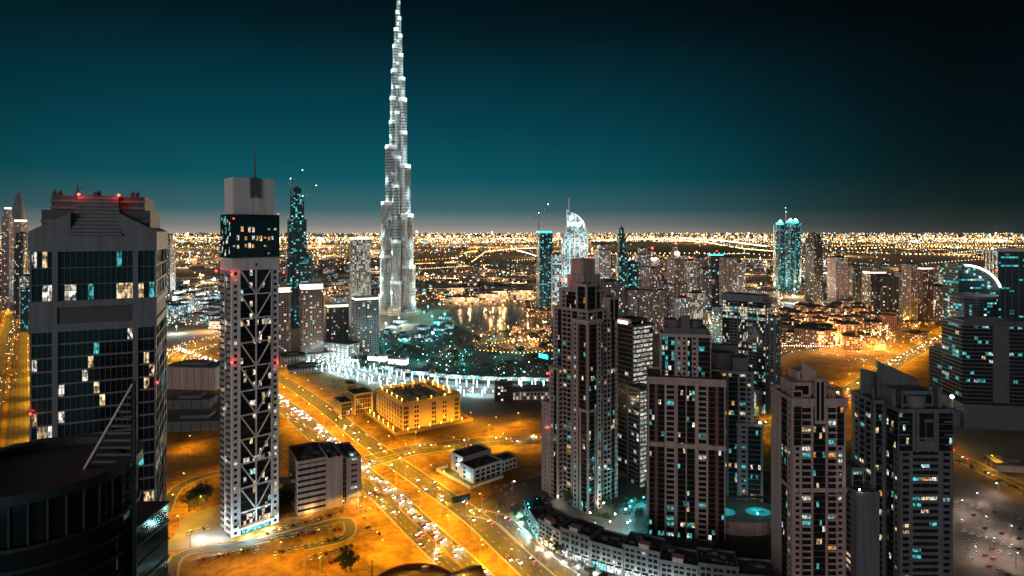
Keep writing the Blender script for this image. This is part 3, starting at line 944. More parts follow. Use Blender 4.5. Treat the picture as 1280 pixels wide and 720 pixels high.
# bright foyer
f_ = MB()
f_.box(6.4, W - 6.4, -.35, -.2, .6, 5.2); f_.build('foyer_window', M['shop_teal'], t.root)
q = MB(); q.box(4, W - 4, -4.5, -.3, 5.4, 6.0); q.build('canopy', M['white'], t.root)
lamp(t.root, (9, -6, 3.6), 9000, (.45, .9, 1), .6); lamp(t.root, (22, -6, 3.6), 9000, (.55, .9, 1), .6)
lamp(t.root, (W / 2, -9, 7), 5000, (.8, .95, 1), .6)
lamp(t.root, (-7, 4, 6), 9000, (.85, 1, .97), .6); lamp(t.root, (-15, 14, 5), 7000, (.85, 1, .97), .6)
t.finish()
b = thing('ramp_canopy', 'white slatted ramp canopy beside the foot of the braced tower', 'canopy', (-196.6, 420, 0), rad(120))
for k in range(9):
    q = MB(); q.box(-10 + k * 2.2, -9 + k * 2.2, -3, 3, 4 - k * .3, 4.3 - k * .3); q.build('slat', M['white'], b)
for y in (-2.8, 2.8):
    q = MB(); q.prism([(-10.2, y - .2), (9.6, y - .2), (9.6, y + .2), (-10.2, y + .2)], 0, [3.99, 1.3, 1.3, 3.99]); q.build('side_wall', M['white'], b)

# ------------------------------------------------------------------ parking block with louvres
t = Tower('parking_block', 'grey block with louvred decks and dark flat roof between the braced tower and the avenue', 'parking block', (-154.7, 433), rad(30), wall='beige', lit=.02, brown='dgrey')
t.block(0, 21, 0, 36, 0, 38, 4.2, F=[('S', 20, {'n': 2, 'sp': .55}), ('P', 1)], L=[('P', 1), ('S', 8, {'n': 2, 'sp': .5}), ('P', 2), ('S', 20, {'n': 4, 'sp': .5}), ('P', 3)])
t.block(21.01, 32.5, 0, 36, 0, 36.5, 4.2, F=[('P', 1)], cornice=False)
t.block(32.51, 35.4, 1.5, 36, 0, 35, 4.2, F=[('G', 1, {'n': 1})], cornice=False)
t.block(35.41, 46, -1, 34, 4.6, 34.5, 4.0, F=[('P', 3), ('S', 4.5, {'n': 1, 'sp': .62, 'lit': .5}), ('P', 3)], cornice=False)
for x, y in ((37, 1), (44, 1), (44, 16), (37, 30), (44, 31)):
    q = MB(); q.box(x - .6, x + .6, y - .6, y + .6, 0, 4.6); q.build('column', M['beige'], t.root)
for i in range(13):
    x, y = RN.uniform(3, 30), RN.uniform(4, 32)
    q = MB(); a_, b_ = RN.uniform(1.5, 3.5), RN.uniform(1.2, 2.5)
    q.box(x - a_, x + a_, y - b_, y + b_, 38.1 if x < 20 else 36.6, (38.1 if x < 20 else 36.6) + RN.uniform(1.2, 2.6)); q.build('roof_unit', M['dgrey'], t.root)
q = MB(); q.box(38, 44, 3, 7, 34.6, 37); q.build('stair_house', M['pale'], t.root)
q = MB(); q.box(39, 41, 2.9, 2.98, 35, 36.6); q.build('lit_door', M['shop_teal'], t.root)
lamp(t.root, (41, 4, 3.6), 2500, (1, .95, .85)); lamp(t.root, (8, -3, 3), 2500, (1, .65, .2))
t.finish()
b = thing('footbridge', 'narrow footbridge joining the braced tower and the parking block', 'footbridge', (-178, 437, 0), rad(8))
q = MB(); q.box(0, 24, -1.5, 1.5, 22, 22.6); q.box(0, 24, -1.5, -1.3, 22.601, 24.5); q.box(0, 24, 1.3, 1.5, 22.601, 24.5); q.build('deck', M['grey'], b)
q = MB(); q.box(-.2, 24, -1.8, 1.8, 25, 25.3); q.build('roof', M['dgrey'], b)
for x in (2, 8, 14, 20):
    for y in (-1.4, 1.4):
        q = MB(); q.box(x - .1, x + .1, y - .1, y + .1, 22.6, 25); q.build('post', M['dmetal'], b)

# ------------------------------------------------------------------ ochre plant building with its lit roof court
t = Tower('plant_building', 'ochre walled plant building with an amber lit roof court full of cooling units', 'plant building', (-113, 620), rad(33), wall='ochre', lit=.0, brown='ochre')
w3 = ('G', 5, {'n': 3, 'sp': 1.2})
t.block(0, 67, 0, 76, 0, 24, 5.2, roof=False,
        F=[('P', 1.5), w3, ('P', 6), ('W', 5, {'n': 2, 'mg': .1}), ('P', 14), w3, ('P', 7), ('W', 5, {'n': 2, 'mg': .1}), ('P', 9), w3, ('P', 1.5)],
        L=[('P', 1.5)] + [q for i in range(9) for q in (('G', 4.5, {'n': 2, 'sp': 1.0}), ('P', 2.6, {'d': .5}))] + [w3, ('P', 1)])
w = t.mb('wall')
for x0, x1, y0, y1 in ((-.3, 67.3, -.3, 2), (-.3, 67.3, 74, 76.3), (-.3, 2, 2.01, 73.99), (65, 67.3, 2.01, 73.99)):
    w.box(x0, x1, y0, y1, 24.001, 28)
w.box(2.01, 13, 2.01, 73.9, 24.001, 25); w.box(54, 64.9, 2.01, 73.9, 24.001, 25); w.box(13.01, 53.9, 2.01, 12, 24.001, 25); w.box(13.01, 53.9, 64, 73.9, 24.001, 25)
r = t.mb('roof'); r.box(13.02, 53.9, 12.01, 63.9, 24.0, 24.3)
i = 0
for gx in range(3):
    for gy in range(7):
        x, y = 18.5 + gx * 12.5, 15.5 + gy * 7.4
        q = MB(); q.box(x - 4, x + 4, y - 2.3, y + 2.3, 24.31, 27.4)
        q.tube((x - 1.9, y, 27.4), (x - 1.9, y, 28.2), 1.5, 1.4, 10); q.tube((x + 1.9, y, 27.4), (x + 1.9, y, 28.2), 1.5, 1.4, 10)
        q.build('cooling_unit', M['dgrey'], t.root)
for x in [5 + 5.6 * k for k in range(11)]:
    for y in (6, 70):
        q = MB(); q.box(x - 1.3, x + 1.3, y - 1.8, y + 1.8, 25.01, 26.6); q.build('roof_unit', M['dmetal'], t.root)
for y in [12 + 6 * k for k in range(10)]:
    for x in (7, 60):
        q = MB(); q.box(x - 1.6, x + 1.6, y - 1.2, y + 1.2, 25.01, 26.8); q.build('roof_unit', M['dmetal'], t.root)
for x, y in ((3.2, 10), (3.2, 24), (3.2, 38), (3.2, 52), (3.2, 66), (16, 72.5), (30, 72.5), (44, 72.5), (58, 72.5), (63.8, 62), (63.8, 48), (63.8, 34), (63.8, 20), (50, 3), (34, 3), (18, 3)):
    q = MB(); q.tube((x, y, 25), (x, y, 29.4), .1, n=5); q.ball((x, y, 29.6), .45); q.build('roof_lamp', M['b_sodium'], t.root)
    lamp(t.root, (x + (1 if x < 30 else -1), y + (1 if y < 30 else -1), 29.6), 1500, (1, .48, .09), .3)
t.finish()
t = Tower('annex_building', 'lower ochre annex with twin wings behind the plant building', 'annex', (-177, 672), rad(33), wall='ochre', lit=.02)
t.block(0, 22, 0, 28, 0, 22, 5, F=[('P', 1), ('G', 8, {'n': 3}), ('P', 1)], L=[('P', 1), ('W', 8), ('P', 1)])
t.block(-14, -.01, 4, 30, 0, 14, 5, F=[('P', 1), ('G', 8, {'n': 3}), ('P', 1)], L=[('P', 1), ('W', 8), ('P', 1)])
t.block(2, 12, 28.01, 44, 0, 27, 5, cornice=False)
t.finish()
pw = thing('boundary_wall', 'low ochre boundary wall round the plant building', 'wall', (-113, 620, 0), rad(33))
for x0, x1, y0, y1 in ((-12, 76, -12.4, -12), (-12.4, -12, -12.4, 84), (76, 76.4, -12.4, 80)):
    q = MB(); q.box(x0, x1, y0, y1, 0, 3.2); q.build('wall_run', M['ochre'], pw)

for k in range(6):
    for p in ((2 + 12.5 * k, -9), (-9, 3 + 14 * k)):
        q = MB(); q.tube((*p, 0), (*p, 4.2), .1, n=5); q.ball((*p, 4.5), .4); q.build('wall_lamp', M['b_sodium'], pw); lamp(pw, (*p, 3.7), 10000, (1, .46, .03), .3)
# ------------------------------------------------------------------ substation villa
t = Tower('substation', 'low pale two part building with dark flat roofs beside the sandy lot', 'substation', (-31, 488), rad(41), wall='pale', lit=.0)
t.block(0, 30, 0, 20, 0, 11, 3.8, F=[('P', 1), ('W', 20, {'n': 5, 'mg': .12, 'wh': .7, 'sill': .18}), ('P', 1)], L=[('P', 1), ('W', 2, {'n': 1}), ('P', 3)])
t.block(4, 34, 20.01, 38, 0, 14, 4.2, F=[('P', 1)], L=[('P', 2), ('W', 2, {'n': 1}), ('P', 3)])
t.block(30.01, 50, 3, 17, 0, 8.5, 4, F=[('P', 1), ('W', 12, {'n': 4, 'mg': .15}), ('P', 1)])
lamp(t.root, (1.5, 24, 9), 900, (.9, 1, .95)); lamp(t.root, (-3, 8, 5), 1400, (.25, .95, 1)); lamp(t.root, (-4, 24, 4), 1400, (.45, .95, 1))
q = MB(); q.box(-.1, 3.9, 22, 24, 8.6, 9.2); q.build('wall_lamp', M['b_cool'], t.root)
for x, y in ((8, 6), (14, 12), (22, 5), (12, 28), (24, 30), (18, 34)):
    q = MB(); z = 11.1 if y < 20 else 14.1; q.box(x - 1.4, x + 1.4, y - 1, y + 1, z, z + 1.3); q.build('roof_unit', M['dgrey'], t.root)
t.finish()
pw = thing('yard_wall', 'low pale yard wall in front of the two part substation', 'wall', (-31, 488, 0), rad(41))
for x0, x1, y0, y1 in ((-8, 26, -6.3, -6), (-8.3, -8, -6.3, 42), (-8, 4, 42, 42.3)):
    q = MB(); q.box(x0, x1, y0, y1, 0, 2.6); q.build('wall_run', M['pale'], pw)
# ------------------------------------------------------------------ the cluster of residential towers
GRP = 'stepped residential towers round the court'
RES = (('lit_warm', 4), ('lit_white', 3), ('lit_teal', 4), ('lit_cool', 2), ('lit_orange', 1))
Bn = lambda n=1, w=4.2, l=.17: ('B', w * n, {'n': n, 'lit': l})
Gl = lambda w, n, l=.10, **k: ('G', w, {'n': n, 'lit': l, 'sp': .4, 'mull': 0, 'brown': 1, **k})
Wn = lambda w, n=1, l=.16, **k: ('W', w, {'n': n, 'lit': l, **k})
Pn = lambda w: ('P', w)
Qn = lambda w: ('Q', w)

# tallest: stepped corner tower
t = Tower('residential_tower', 'tallest stepped residential tower with beige corner bays and plain box crown', 'tower', (55.6, 439), rad(40), GRP, wall='beige', lit=.09, pal=RES)
t.block(3, 37, 3, 40, 0, 146, 3.55,
        F=[Pn(1), Gl(5, 2), Bn(1), Pn(1.2), Gl(6, 2), Pn(1.2), Bn(2), Pn(1), Gl(4.5, 2), Wn(3), Pn(.6)],
        L=[Pn(.8), Wn(3.4), Gl(4, 2), Pn(.8), Bn(2), Pn(1), Gl(4.6, 2, brown=1), Pn(1), Wn(3.2), Bn(1), Pn(.8)])
t.block(-1.5, 13, -1.5, 14, 0, 138, 3.55, F=[Pn(.9), Gl(6, 2, brown=1), Pn(.9), Wn(3)], L=[Wn(3), Pn(.9), Qn(1.2), Gl(5, 2, brown=1), Qn(1), Pn(.9)])
t.block(-2.2, 6, -2.2, 6.5, 0, 74, 3.55, F=[Pn(1), Gl(5, 2, brown=1), Pn(1)], L=[Pn(1), Gl(5, 2, brown=1), Pn(1)])
t.block(-3.2, 3, 28, 38, 0, 100, 3.55, F=[Wn(2)], L=[Pn(1), Wn(3), Gl(3, 1, brown=1), Pn(1)])
t.block(0, 12, 40.01, 50, 0, 70, 3.55, F=[Pn(1), Wn(2)], L=[Pn(1.6), Wn(2.6, mg=.36), Pn(3)])
t.block(6, 30, 8, 36, 146.2, 160, 3.5, F=[Pn(1), Bn(1), Gl(5, 2), Pn(1), Wn(3), Pn(1)], L=[Pn(1), Wn(3), Gl(6, 2), Bn(1), Pn(1)])
t.block(4, 15, 5, 16, 138.2, 165, 4.2, F=[Pn(.8), Gl(5, 2), Pn(.8)], L=[Pn(.8), Gl(5, 2), Pn(.8)])
t.block(26, 37.5, 2, 14, 138, 154, 4.2, F=[Pn(.8), Gl(3, 2), Pn(.8), Gl(3, 2), Pn(.8)], L=[Pn(2)])
c = t.mb('crown')
c.box(12, 30, 15, 33, 160.2, 172); c.box(9, 14, 20, 30, 160.2, 167); c.box(14.2, 27.5, 18, 31, 172.001, 184)
c.box(30.01, 33, 14, 27, 146.3, 168)
c.box(7, 9, 10, 22, 160.2, 164)
q = MB(); q.prism([(-2.4, -2.4), (14, -2.4), (14, 1), (1, 14.6), (-2.4, 14.6)], 139.4, 140.3); q.build('roof_ledge', M['pale'], t.root)
sgn = MB(); sgn.box(-3.9, -3.3, 39, 49, 106, 109.2); sgn.build('roof_sign', M['band_teal'], t.root)
q = MB()
for y in (40, 44, 48): q.box(-3.29, -2.8, y - .15, y + .15, 99, 109)
q.box(-3.25, 4, 38, 38.3, 104, 105); q.build('sign_frame', M['dmetal'], t.root)
beacon(t.root, (6, 33, 167.5), 1.1, 220); q = MB(); q.tube((6, 33, 160), (6, 33, 167), .12); q.build('lamp_mast', M['dmetal'], t.root)
beacon(t.root, (-3.6, 39.5, 95), .7, 500); beacon(t.root, (-3.6, 39.5, 53), .7, 400); beacon(t.root, (24, 20, 185), .35)
t.finish()

# the office behind it with lit floors
t = Tower('office_block', 'slim office block with rows of bright white office floors and glowing roof sign', 'office block', (101, 501), rad(33), wall='dgrey', brown='brown', lit=.5, pal=(('lit_office', 6), ('lit_white', 1)))
t.block(0, 24, 0, 24, 0, 126, 4.0, F=[Pn(.7), ('S', 20, {'n': 6, 'sp': .34, 'lit': .93}), Pn(.7)], L=[Pn(.7), ('S', 20, {'n': 5, 'sp': .3, 'lit': .04}), Pn(.7)])
t.block(2, 20, 4, 22, 126.3, 130, 4, F=[Gl(5, 4)], L=[Gl(5, 4)])
q = MB(); q.box(-.5, -.1, 6, 20, 127, 129.6); q.build('roof_sign', bulb_mat('sign_light', (1, .62, .5), 4), t.root)
lamp(t.root, (-2, 13, 130), 500, (1, .5, .35))
t.finish(); t = None
t = Tower('office_block', 'lower bright glass slab at the foot of the slim white lit office', 'office block', (103, 480), rad(33), wall='dgrey', lit=.6, pal=(('lit_office', 6), ('lit_white', 1)))
t.block(0, 15, 0, 16, 0, 78, 3.6, F=[('S', 20, {'n': 3, 'sp': .3, 'lit': .97}), Pn(2)], L=[Pn(1), ('S', 8, {'n': 4, 'sp': .3, 'lit': .12}), Pn(1)])
lamp(t.root, (-6, 10, 70), 1500, (1, .6, .2))
t.finish()

# front tower with two white balcony stacks
t = Tower('residential_tower', 'front residential tower with two white balcony stacks on brown glass and teal lit rooms', 'tower', (92, 406), rad(-11), GRP, wall='beige', lit=.1, pal=(('lit_teal', 7), ('lit_cool', 2), ('lit_warm', 1), ('lit_white', 2)))
fr = lambda l: [Pn(.8), Gl(3.4, 2, l, brown=1), Qn(2.0), Gl(4.2, 2, l, brown=1), Pn(1), Bn(1, 5.2, l + .1), Pn(2), Gl(5, 2, l, brown=1), Pn(.6), Gl(5, 2, l, brown=1), Pn(2), Bn(1, 5.2, l + .1), Pn(1), Gl(4.2, 2, l, brown=1), Qn(2.0), Gl(3.4, 2, l, brown=1), Pn(.8)]
t.block(0, 50, 0, 30, 0, 106, 3.5, F=fr(.10), L=[Pn(1), Gl(8, 3), Wn(4, 1), Gl(8, 3), Pn(1)], R=[Pn(1), Gl(8, 3), Wn(4, 1), Gl(8, 3), Pn(1)])
w = t.mb('wall')
for z in (102.5, 60.5): w.box(-.4, 50.4, -.7, -.401, z, z + 3.0); 
t.block(9, 42, 9, 34, 106.2, 134, 3.5, F=[Pn(.6), Gl(5, 2, .45), Gl(5, 2, .2), Pn(1.6), Wn(4, 1, .12), Wn(4, 1, .1), Pn(.5), Gl(3.4, 1, .35), Wn(4, 1, .2), Pn(1), Gl(5, 2, .4), Gl(4, 2, .2), Pn(.6)],
        L=[Pn(.6), Gl(4, 2, .3), Wn(4), Pn(1)])
c = t.mb('crown')
c.box(11, 40, 11, 32, 134.2, 139); c.prism(circ(7, 24, 18, 20), 139.001, 144); c.prism(circ(5, 24, 33, 20), 139.001, 143.5)
c.box(22.5, 28.5, 10, 14, 106.3, 147)
for dx, top in ((0, 157), (3.4, 152)):
    q = MB(); q.prism([(20 + dx, 14), (21 + dx, 14), (21 + dx, 26), (20 + dx, 26)], 139, [top, top, 144, 144]); q.build('roof_fin', M['pale'], t.root)
t.mats['crown'] = 'dgrey'
beacon(t.root, (9.5, 9.5, 141), .4, 100)
q = MB(); q.tube((9.5, 9.5, 135), (9.5, 9.5, 140.8), .1); q.build('lamp_mast', M['dmetal'], t.root)
t.finish()

# dark tower behind it
t = Tower('residential_tower', 'dark residential tower with round drum roof directly behind the twin balcony tower', 'tower', (138, 452), rad(-12), GRP, wall='grey', lit=.07, pal=RES, brown='dgrey')
t.block(6, 42, 2, 30, 0, 100, 3.55, F=[Pn(1), Gl(6, 2), Bn(2), Pn(1), Gl(6, 3), Pn(1), Bn(1), Wn(4), Pn(1)], R=[Pn(1), Gl(4, 2), Wn(4), Bn(1), Pn(1)])
t.block(30, 48, 0, 14, 0, 62, 3.55, F=[Pn(1), Wn(4), Gl(6, 2), Pn(1)], R=[Pn(1), Wn(4), Pn(1)])
c = t.mb('crown'); c.prism(circ(9.5, 28, 20, 16), 100.2, 113); c.box(28, 39, 8, 26, 100.2, 110); c.box(14, 34, 20, 28, 100.2, 117)
t.mats['crown'] = 'dgrey'
lamp(t.root, (46, -2, 66), 900, (1, .8, .5))
q = MB(); q.ball((46, 1, 64.2), .7); q.build('terrace_lamp', M['b_white'], t.root)
t.finish()

# glass tower with a flat roof
t = Tower('residential_tower', 'flat roofed glass residential tower with many lit rooms and paler corner strip', 'tower', (247, 706), rad(-40), GRP, wall='grey', lit=.34, pal=(('lit_warm', 6), ('lit_white', 4), ('lit_teal', 4), ('lit_cool', 4)), brown='dgrey')
t.block(0, 50, 0, 20, 0, 126, 3.6, F=[Pn(.7), Gl(7, 3, .3), Bn(2, 4, .35), Pn(.8), Gl(9, 4, .4), Pn(.8), Bn(2, 4, .35), Gl(8, 3, .3), Pn(.7)],
        R=[Pn(1), Bn(2, 4, .3), Wn(3), Pn(1)])
t.block(50.01, 58, 8, 26, 0, 108, 3.6, F=[Pn(1), Wn(3, 1, .3), Pn(1)], R=[Pn(1), Wn(4, 1, .3), Bn(2, 4, .3), Pn(1)])
t.mb('crown').box(-.6, 47, .3, 20.4, 126.4, 133)
t.block(4, 16, -12, -.5, 0, 28, 5, F=[Pn(1.5), Gl(3, 1, .9), Pn(1.5)]); t.block(34, 46, -12, -.5, 0, 28, 5, F=[Pn(1.5), Gl(3, 1, .9), Pn(1.5)])
t.finish()

# corner tower with brown upper panels
t = Tower('residential_tower', 'residential tower with blank pale flank, brown upper panels and stepped drum roof', 'tower', (161, 345), 0, GRP, wall='beige', lit=.14, pal=RES)
t.block(0, 31, 0, 28, 0, 82, 3.55, F=[Pn(.8), Wn(3.2, 1, .1), Bn(1, 4.4, .22), Pn(.8), Gl(5.2, 2, .12), Pn(.8), Bn(1, 4, .2), Wn(3.2, 1, .2), Pn(.8)],
        L=[Pn(9), Gl(5, 2, brown=1), Wn(3), Pn(.8)], R=[Pn(1), Wn(4), Gl(5, 2), Pn(1)], roof=False)
t.block(0, 31, 0, 28, 82.001, 108, 3.7, F=[Pn(.8), Gl(3.2, 2, .0, brown=1), Bn(1, 4.4, .3), Pn(.8), Gl(5.2, 2, .1), Pn(.8), Bn(1, 4, .3), Gl(3.2, 2, .15, brown=1), Pn(.8)],
        L=[Pn(9), Gl(5, 2, .0, brown=1), Wn(3), Pn(.8)], R=[Pn(1), Gl(9, 4), Pn(1)])
w = t.mb('wall'); w.box(-.5, 31.4, -.9, -.401, 105, 109.5); w.box(12.5, 18.5, -1.4, -.901, 95, 121); w.box(-.5, .0, .0, 16, 56, 58); w.box(-.6, 31.4, -.8, -.402, 55.6, 58)
c = t.mb('crown'); c.box(3, 14, 6, 22, 108.2, 117); c.prism(circ(6, 24, 21, 12), 108.2, 116.5); c.box(9, 20, 12, 24, 117.001, 122); c.prism(circ(3.4, 18, 26, 8), 108.2, 113)
c.prism([(11, 10), (19.5, 10), (19.5, 12), (11, 12)], 117.01, [129, 121, 121, 129]); c.box(2, 8, 4, 8, 108.2, 113)
t.mats['crown'] = 'beige'
for x0, x1, y, z0, z1 in ((4.5, 12.5, 5.9, 110, 115), (10.5, 18, 11.9, 117.8, 121), (2.8, 7.2, 3.9, 109.2, 112), (13.4, 15.1, -1.46, 97, 119), (16, 17.7, -1.46, 97, 119)):
    q = MB(); q.box(x0, x1, y, y + .08, z0, z1); q.build('roof_glazing', M['glass'], t.root)
for x in (22, 29.6):
    q = MB(); q.box(x, x + .7, 1, 1.7, 108.2, 114); q.box(x, x + .7, 9, 9.7, 108.2, 114); q.box(x, x + .7, 1, 9.7, 114.01, 114.8); q.build('roof_portal', M['beige'], t.root)
for i in range(9):
    x0, y0 = RN.uniform(1, 28), RN.uniform(1, 26); q = MB(); q.box(x0, x0 + 1.8, y0, y0 + 1.4, 108.1, 109.4); q.build('roof_unit', M['dmetal'], t.root)
t.finish()

# tower with sweeping roof blades
t = Tower('residential_tower', 'grey residential tower with sloping blade roofs and dark glazed top storeys', 'tower', (212, 328), 0, GRP, wall='grey', lit=.12, pal=RES, brown='dgrey')
t.block(0, 29, 0, 32, 0, 85, 3.55, F=[Pn(.6), Wn(3.4, 1, .2, mg=.14), Pn(.9), ('S', 9.5, {'n': 3, 'sp': .46, 'lit': .22}), Pn(1.4), Wn(3.4, 1, .1, mg=.14), Pn(.6)],
        L=[Pn(1), Gl(5, 2), Bn(2, 4, .06), Pn(1.2), Gl(5, 2), Wn(3, 1), Pn(1)], R=[Pn(1), Wn(3), Gl(8, 3), Pn(1)], roof=False)
t.block(0, 29, 0, 32, 85.001, 107, 3.7, F=[Gl(4.2, 2, .1), Pn(.9), Wn(4, 1, .0), Pn(2), Pn(1.6), Gl(4.6, 2, .05)], L=[Pn(1), Gl(5, 2), Bn(2, 4, .06), Pn(1.2), Gl(8, 3), Pn(1)], R=[Gl(8, 5)])
w = t.mb('wall')
for z in (88.5, 94, 101): w.box(-.6, 5, -.9, -.401, z, z + .8); w.box(24, 29.6, -.9, -.401, z, z + .8)
w.box(8.5, 10, -1, -.401, 85, 108.5); w.box(18, 20, -1, -.401, 85, 108.5); w.box(10.01, 17.99, -1, -.401, 86, 91)
t.block(-6, -.01, 14, 36, 0, 108, 3.6, L=[Pn(1), Wn(4, 1), Bn(2), Pn(1)], F=[Pn(1), Gl(3, 1), Pn(.6)])
c = t.mb('crown')
c.prism([(0, 20), (26, 24), (26, 25), (0, 21)], 107.3, [130, 118, 118, 130]); c.prism([(-5, 28), (16, 31), (16, 32), (-5, 29)], 108.4, [124, 119, 119, 124])
c.box(6, 24, 8, 20, 107.2, 116); c.prism(circ(5.5, 24, 14, 9), 107.2, 114); c.box(25, 27.5, 6, 9, 107.2, 118); c.box(1, 3, 8, 22, 107.2, 117)
q = MB(); q.prism([(-.5, 19), (26, 23), (26, 27), (-.5, 23)], [130.01, 118.01, 118.01, 130.01], [130.5, 118.5, 118.5, 130.5]); q.build('blade_roof', M['dgrey'], t.root)
beacon(t.root, (29.4, -.4, 86), .25, 40)
for x0, x1, y, z0, z1 in ((7, 12, 7.9, 109, 114), (18, 23, 7.9, 109, 114), (10.2, 13.4, -1.02, 93, 101), (14.2, 17.6, -1.02, 93, 101), (10.2, 17.8, -1.02, 103, 106)):
    q = MB(); q.box(x0, x1, y, y + .08, z0, z1); q.build('roof_glazing', M['glass'], t.root)
for x in (-5.5, 2, 27):
    q = MB(); q.box(x, x + .6, 1 if x > 0 else 15, 1.6 if x > 0 else 15.6, 107.2, 115); q.box(x, x + .6, 12 if x > 0 else 27, 12.6 if x > 0 else 27.6, 107.2, 115); q.box(x, x + .6, 1 if x > 0 else 15, 12.6 if x > 0 else 27.6, 115.01, 115.8); q.build('roof_portal', M['grey'], t.root)
for i in range(9):
    x0, y0 = RN.uniform(1, 26), RN.uniform(1, 28); q = MB(); q.box(x0, x0 + 1.8, y0, y0 + 1.4, 107.1, 108.6); q.build('roof_unit', M['dmetal'], t.root)
t.finish()
t = Tower('annex_block', 'blank grey lower wing attached beside the blade roofed tower', 'annex', (193, 336), 0, wall='grey', lit=.1, pal=RES)
t.block(0, 12.8, 0, 26, 0, 58, 3.6, F=[Pn(1)], L=[Pn(1), Wn(5, 2), Pn(1)]); t.block(3, 10, 10, 24, 58.2, 68, 3.6, F=[Pn(.6), Gl(4, 2), Pn(.6)])
q = MB(); q.ball((2, .5, 60.5), .5); q.build('terrace_lamp', M['b_white'], t.root); lamp(t.root, (2, -1, 61), 300, (1, .85, .6))
t.finish()

# ------------------------------------------------------------------ podium terrace with shops
PODL = [('corner pavilion house with teal lit roof at the bend of the street', 8), ('terrace house with teal shopfronts next to the corner pavilion', 11.5), ('terrace house with warm shopfront behind the street trees', 14.5), ('terrace house with paired square windows beside the plaza gap', 17),
        ('terrace house with bright white shopfronts on the shop street', 15), ('terrace house with tall blank gable and white shops', 18.5), ('terrace house with grid of square windows at the lower edge', 14.5), ('terrace house with square grid below the brown panelled tower', 16.5), ('low dark terrace house under the blade roofed tower', 13)]
pl = smooth([G(655, 640), G(668, 672), G(700, 694), G(762, 716), G(850, 738), G(960, 752), G(1090, 757)], 3)
pts = walk(pl, 21.5)
for i, ((lab, hh), (x, y, a), (x2, y2, _)) in enumerate(zip(PODL, pts, pts[1:])):
    a = math.atan2(y2 - y, x2 - x); L = math.dist((x, y), (x2, y2))
    t = Tower('terrace_house', lab, 'terrace house', (x, y), a, 'shop terrace along the curved street', wall='grey', lit=.07, pal=RES)
    t.block(.1, L - .1, 0, 17, 5.4, hh, 3.5, F=[Pn(.8)] + [q for k in range(3) for q in (Wn(5.4, 2, .1, mg=.12, wh=.6, sill=.2), Pn(.8))], R=[Pn(1)], L=[Pn(1)], B=[Pn(.8), Wn(5, 3), Pn(.8)])
    w = t.mb('wall')
    for k in range(5):
        xx = .1 + (L - 1.3) * k / 4
        w.box(xx, xx + 1.1, 0, 17, 0, 5.399)
    w.box(1.3, L - 1.3, 16, 16.9, 0, 5.398)
    for k in range(4):
        x0, x1 = .1 + (L - 1.3) * k / 4 + 1.2, .1 + (L - 1.3) * (k + 1) / 4 - .1
        key = 'shop_teal' if i in (0, 1) or (i == 4 and k < 2) else ('shop' if i in (2, 6) else ('shop_white' if i in (3, 4, 5) else 'shop_teal'))
        if i >= 7: key = 'pane' if k % 2 else 'lit_warm'
        q = MB(); q.box(x0, x1, -.02, .06, .3, 4.7); q.build('shopfront', M[key], t.root)
        q = MB(); q.prism([(x0, -.9), (x1, -.9), (x1, -.05), (x0, -.05)], [4.5, 4.5, 4.9, 4.9], [4.6, 4.6, 5.1, 5.1]); q.build('awning', M['dgrey' if k % 2 else 'teal_glass'], t.root)
    if i < 7:
        col = (.25, .95, 1) if i < 2 else ((1, .75, .45) if i == 2 else (.85, .97, .92))
        lamp(t.root, (L * .3, -5, 2.0), 4200, col); lamp(t.root, (L * .75, -5, 2.0), 4200, col)
    if i in (2, 3, 5, 6):
        g0 = L * RN.uniform(.3, .5)
        q = MB(); q.prism([(g0, -.5), (g0 + 6, -.5), (g0 + 6, 4), (g0, 4)], hh + 1.32, hh + 3.4); q.prism([(g0 - .3, -.8), (g0 + 6.3, -.8), (g0 + 6.3, 4.3), (g0 - .3, 4.3)], hh + 3.41, hh + 3.9); q.build('gable_box', M['beige'], t.root)
        for k in range(4):
            q = MB(); xx = 2 + k * 1.4; q.box(xx, xx + .2, 8, 14, hh + 3.2, hh + 3.45); q.build('pergola_beam', M['grey'], t.root)
    for k in range(3):
        x0 = RN.uniform(2, L - 6); y0 = RN.uniform(4, 13)
        q = MB(); q.box(x0, x0 + 3.5, y0, y0 + 2.6, hh + .1, hh + RN.uniform(1, 2.4)); q.build('roof_unit', M['dgrey'], t.root)
    if i == 0:
        q = MB(); q.prism([(0, 0), (L, 0), (L, 17), (0, 17)], hh + 1.31, hh + 6, top=[(L * .3, 6), (L * .7, 6), (L * .7, 11), (L * .3, 11)]); q.build('pavilion_roof', M['teal_glass'], t.root)
        for k in range(5):
            q = MB(); q.tube((L * .2 * k + 1, 1, hh + 1.6), (L * .5, 8, hh + 6.2), .12); q.build('lit_rib', M['band_teal'], t.root)
        lamp(t.root, (4, -1, hh + 4), 500, (.1, .8, 1)); lamp(t.root, (10, -1, hh + 4), 500, (.1, .8, 1))
    t.finish(24, 0)
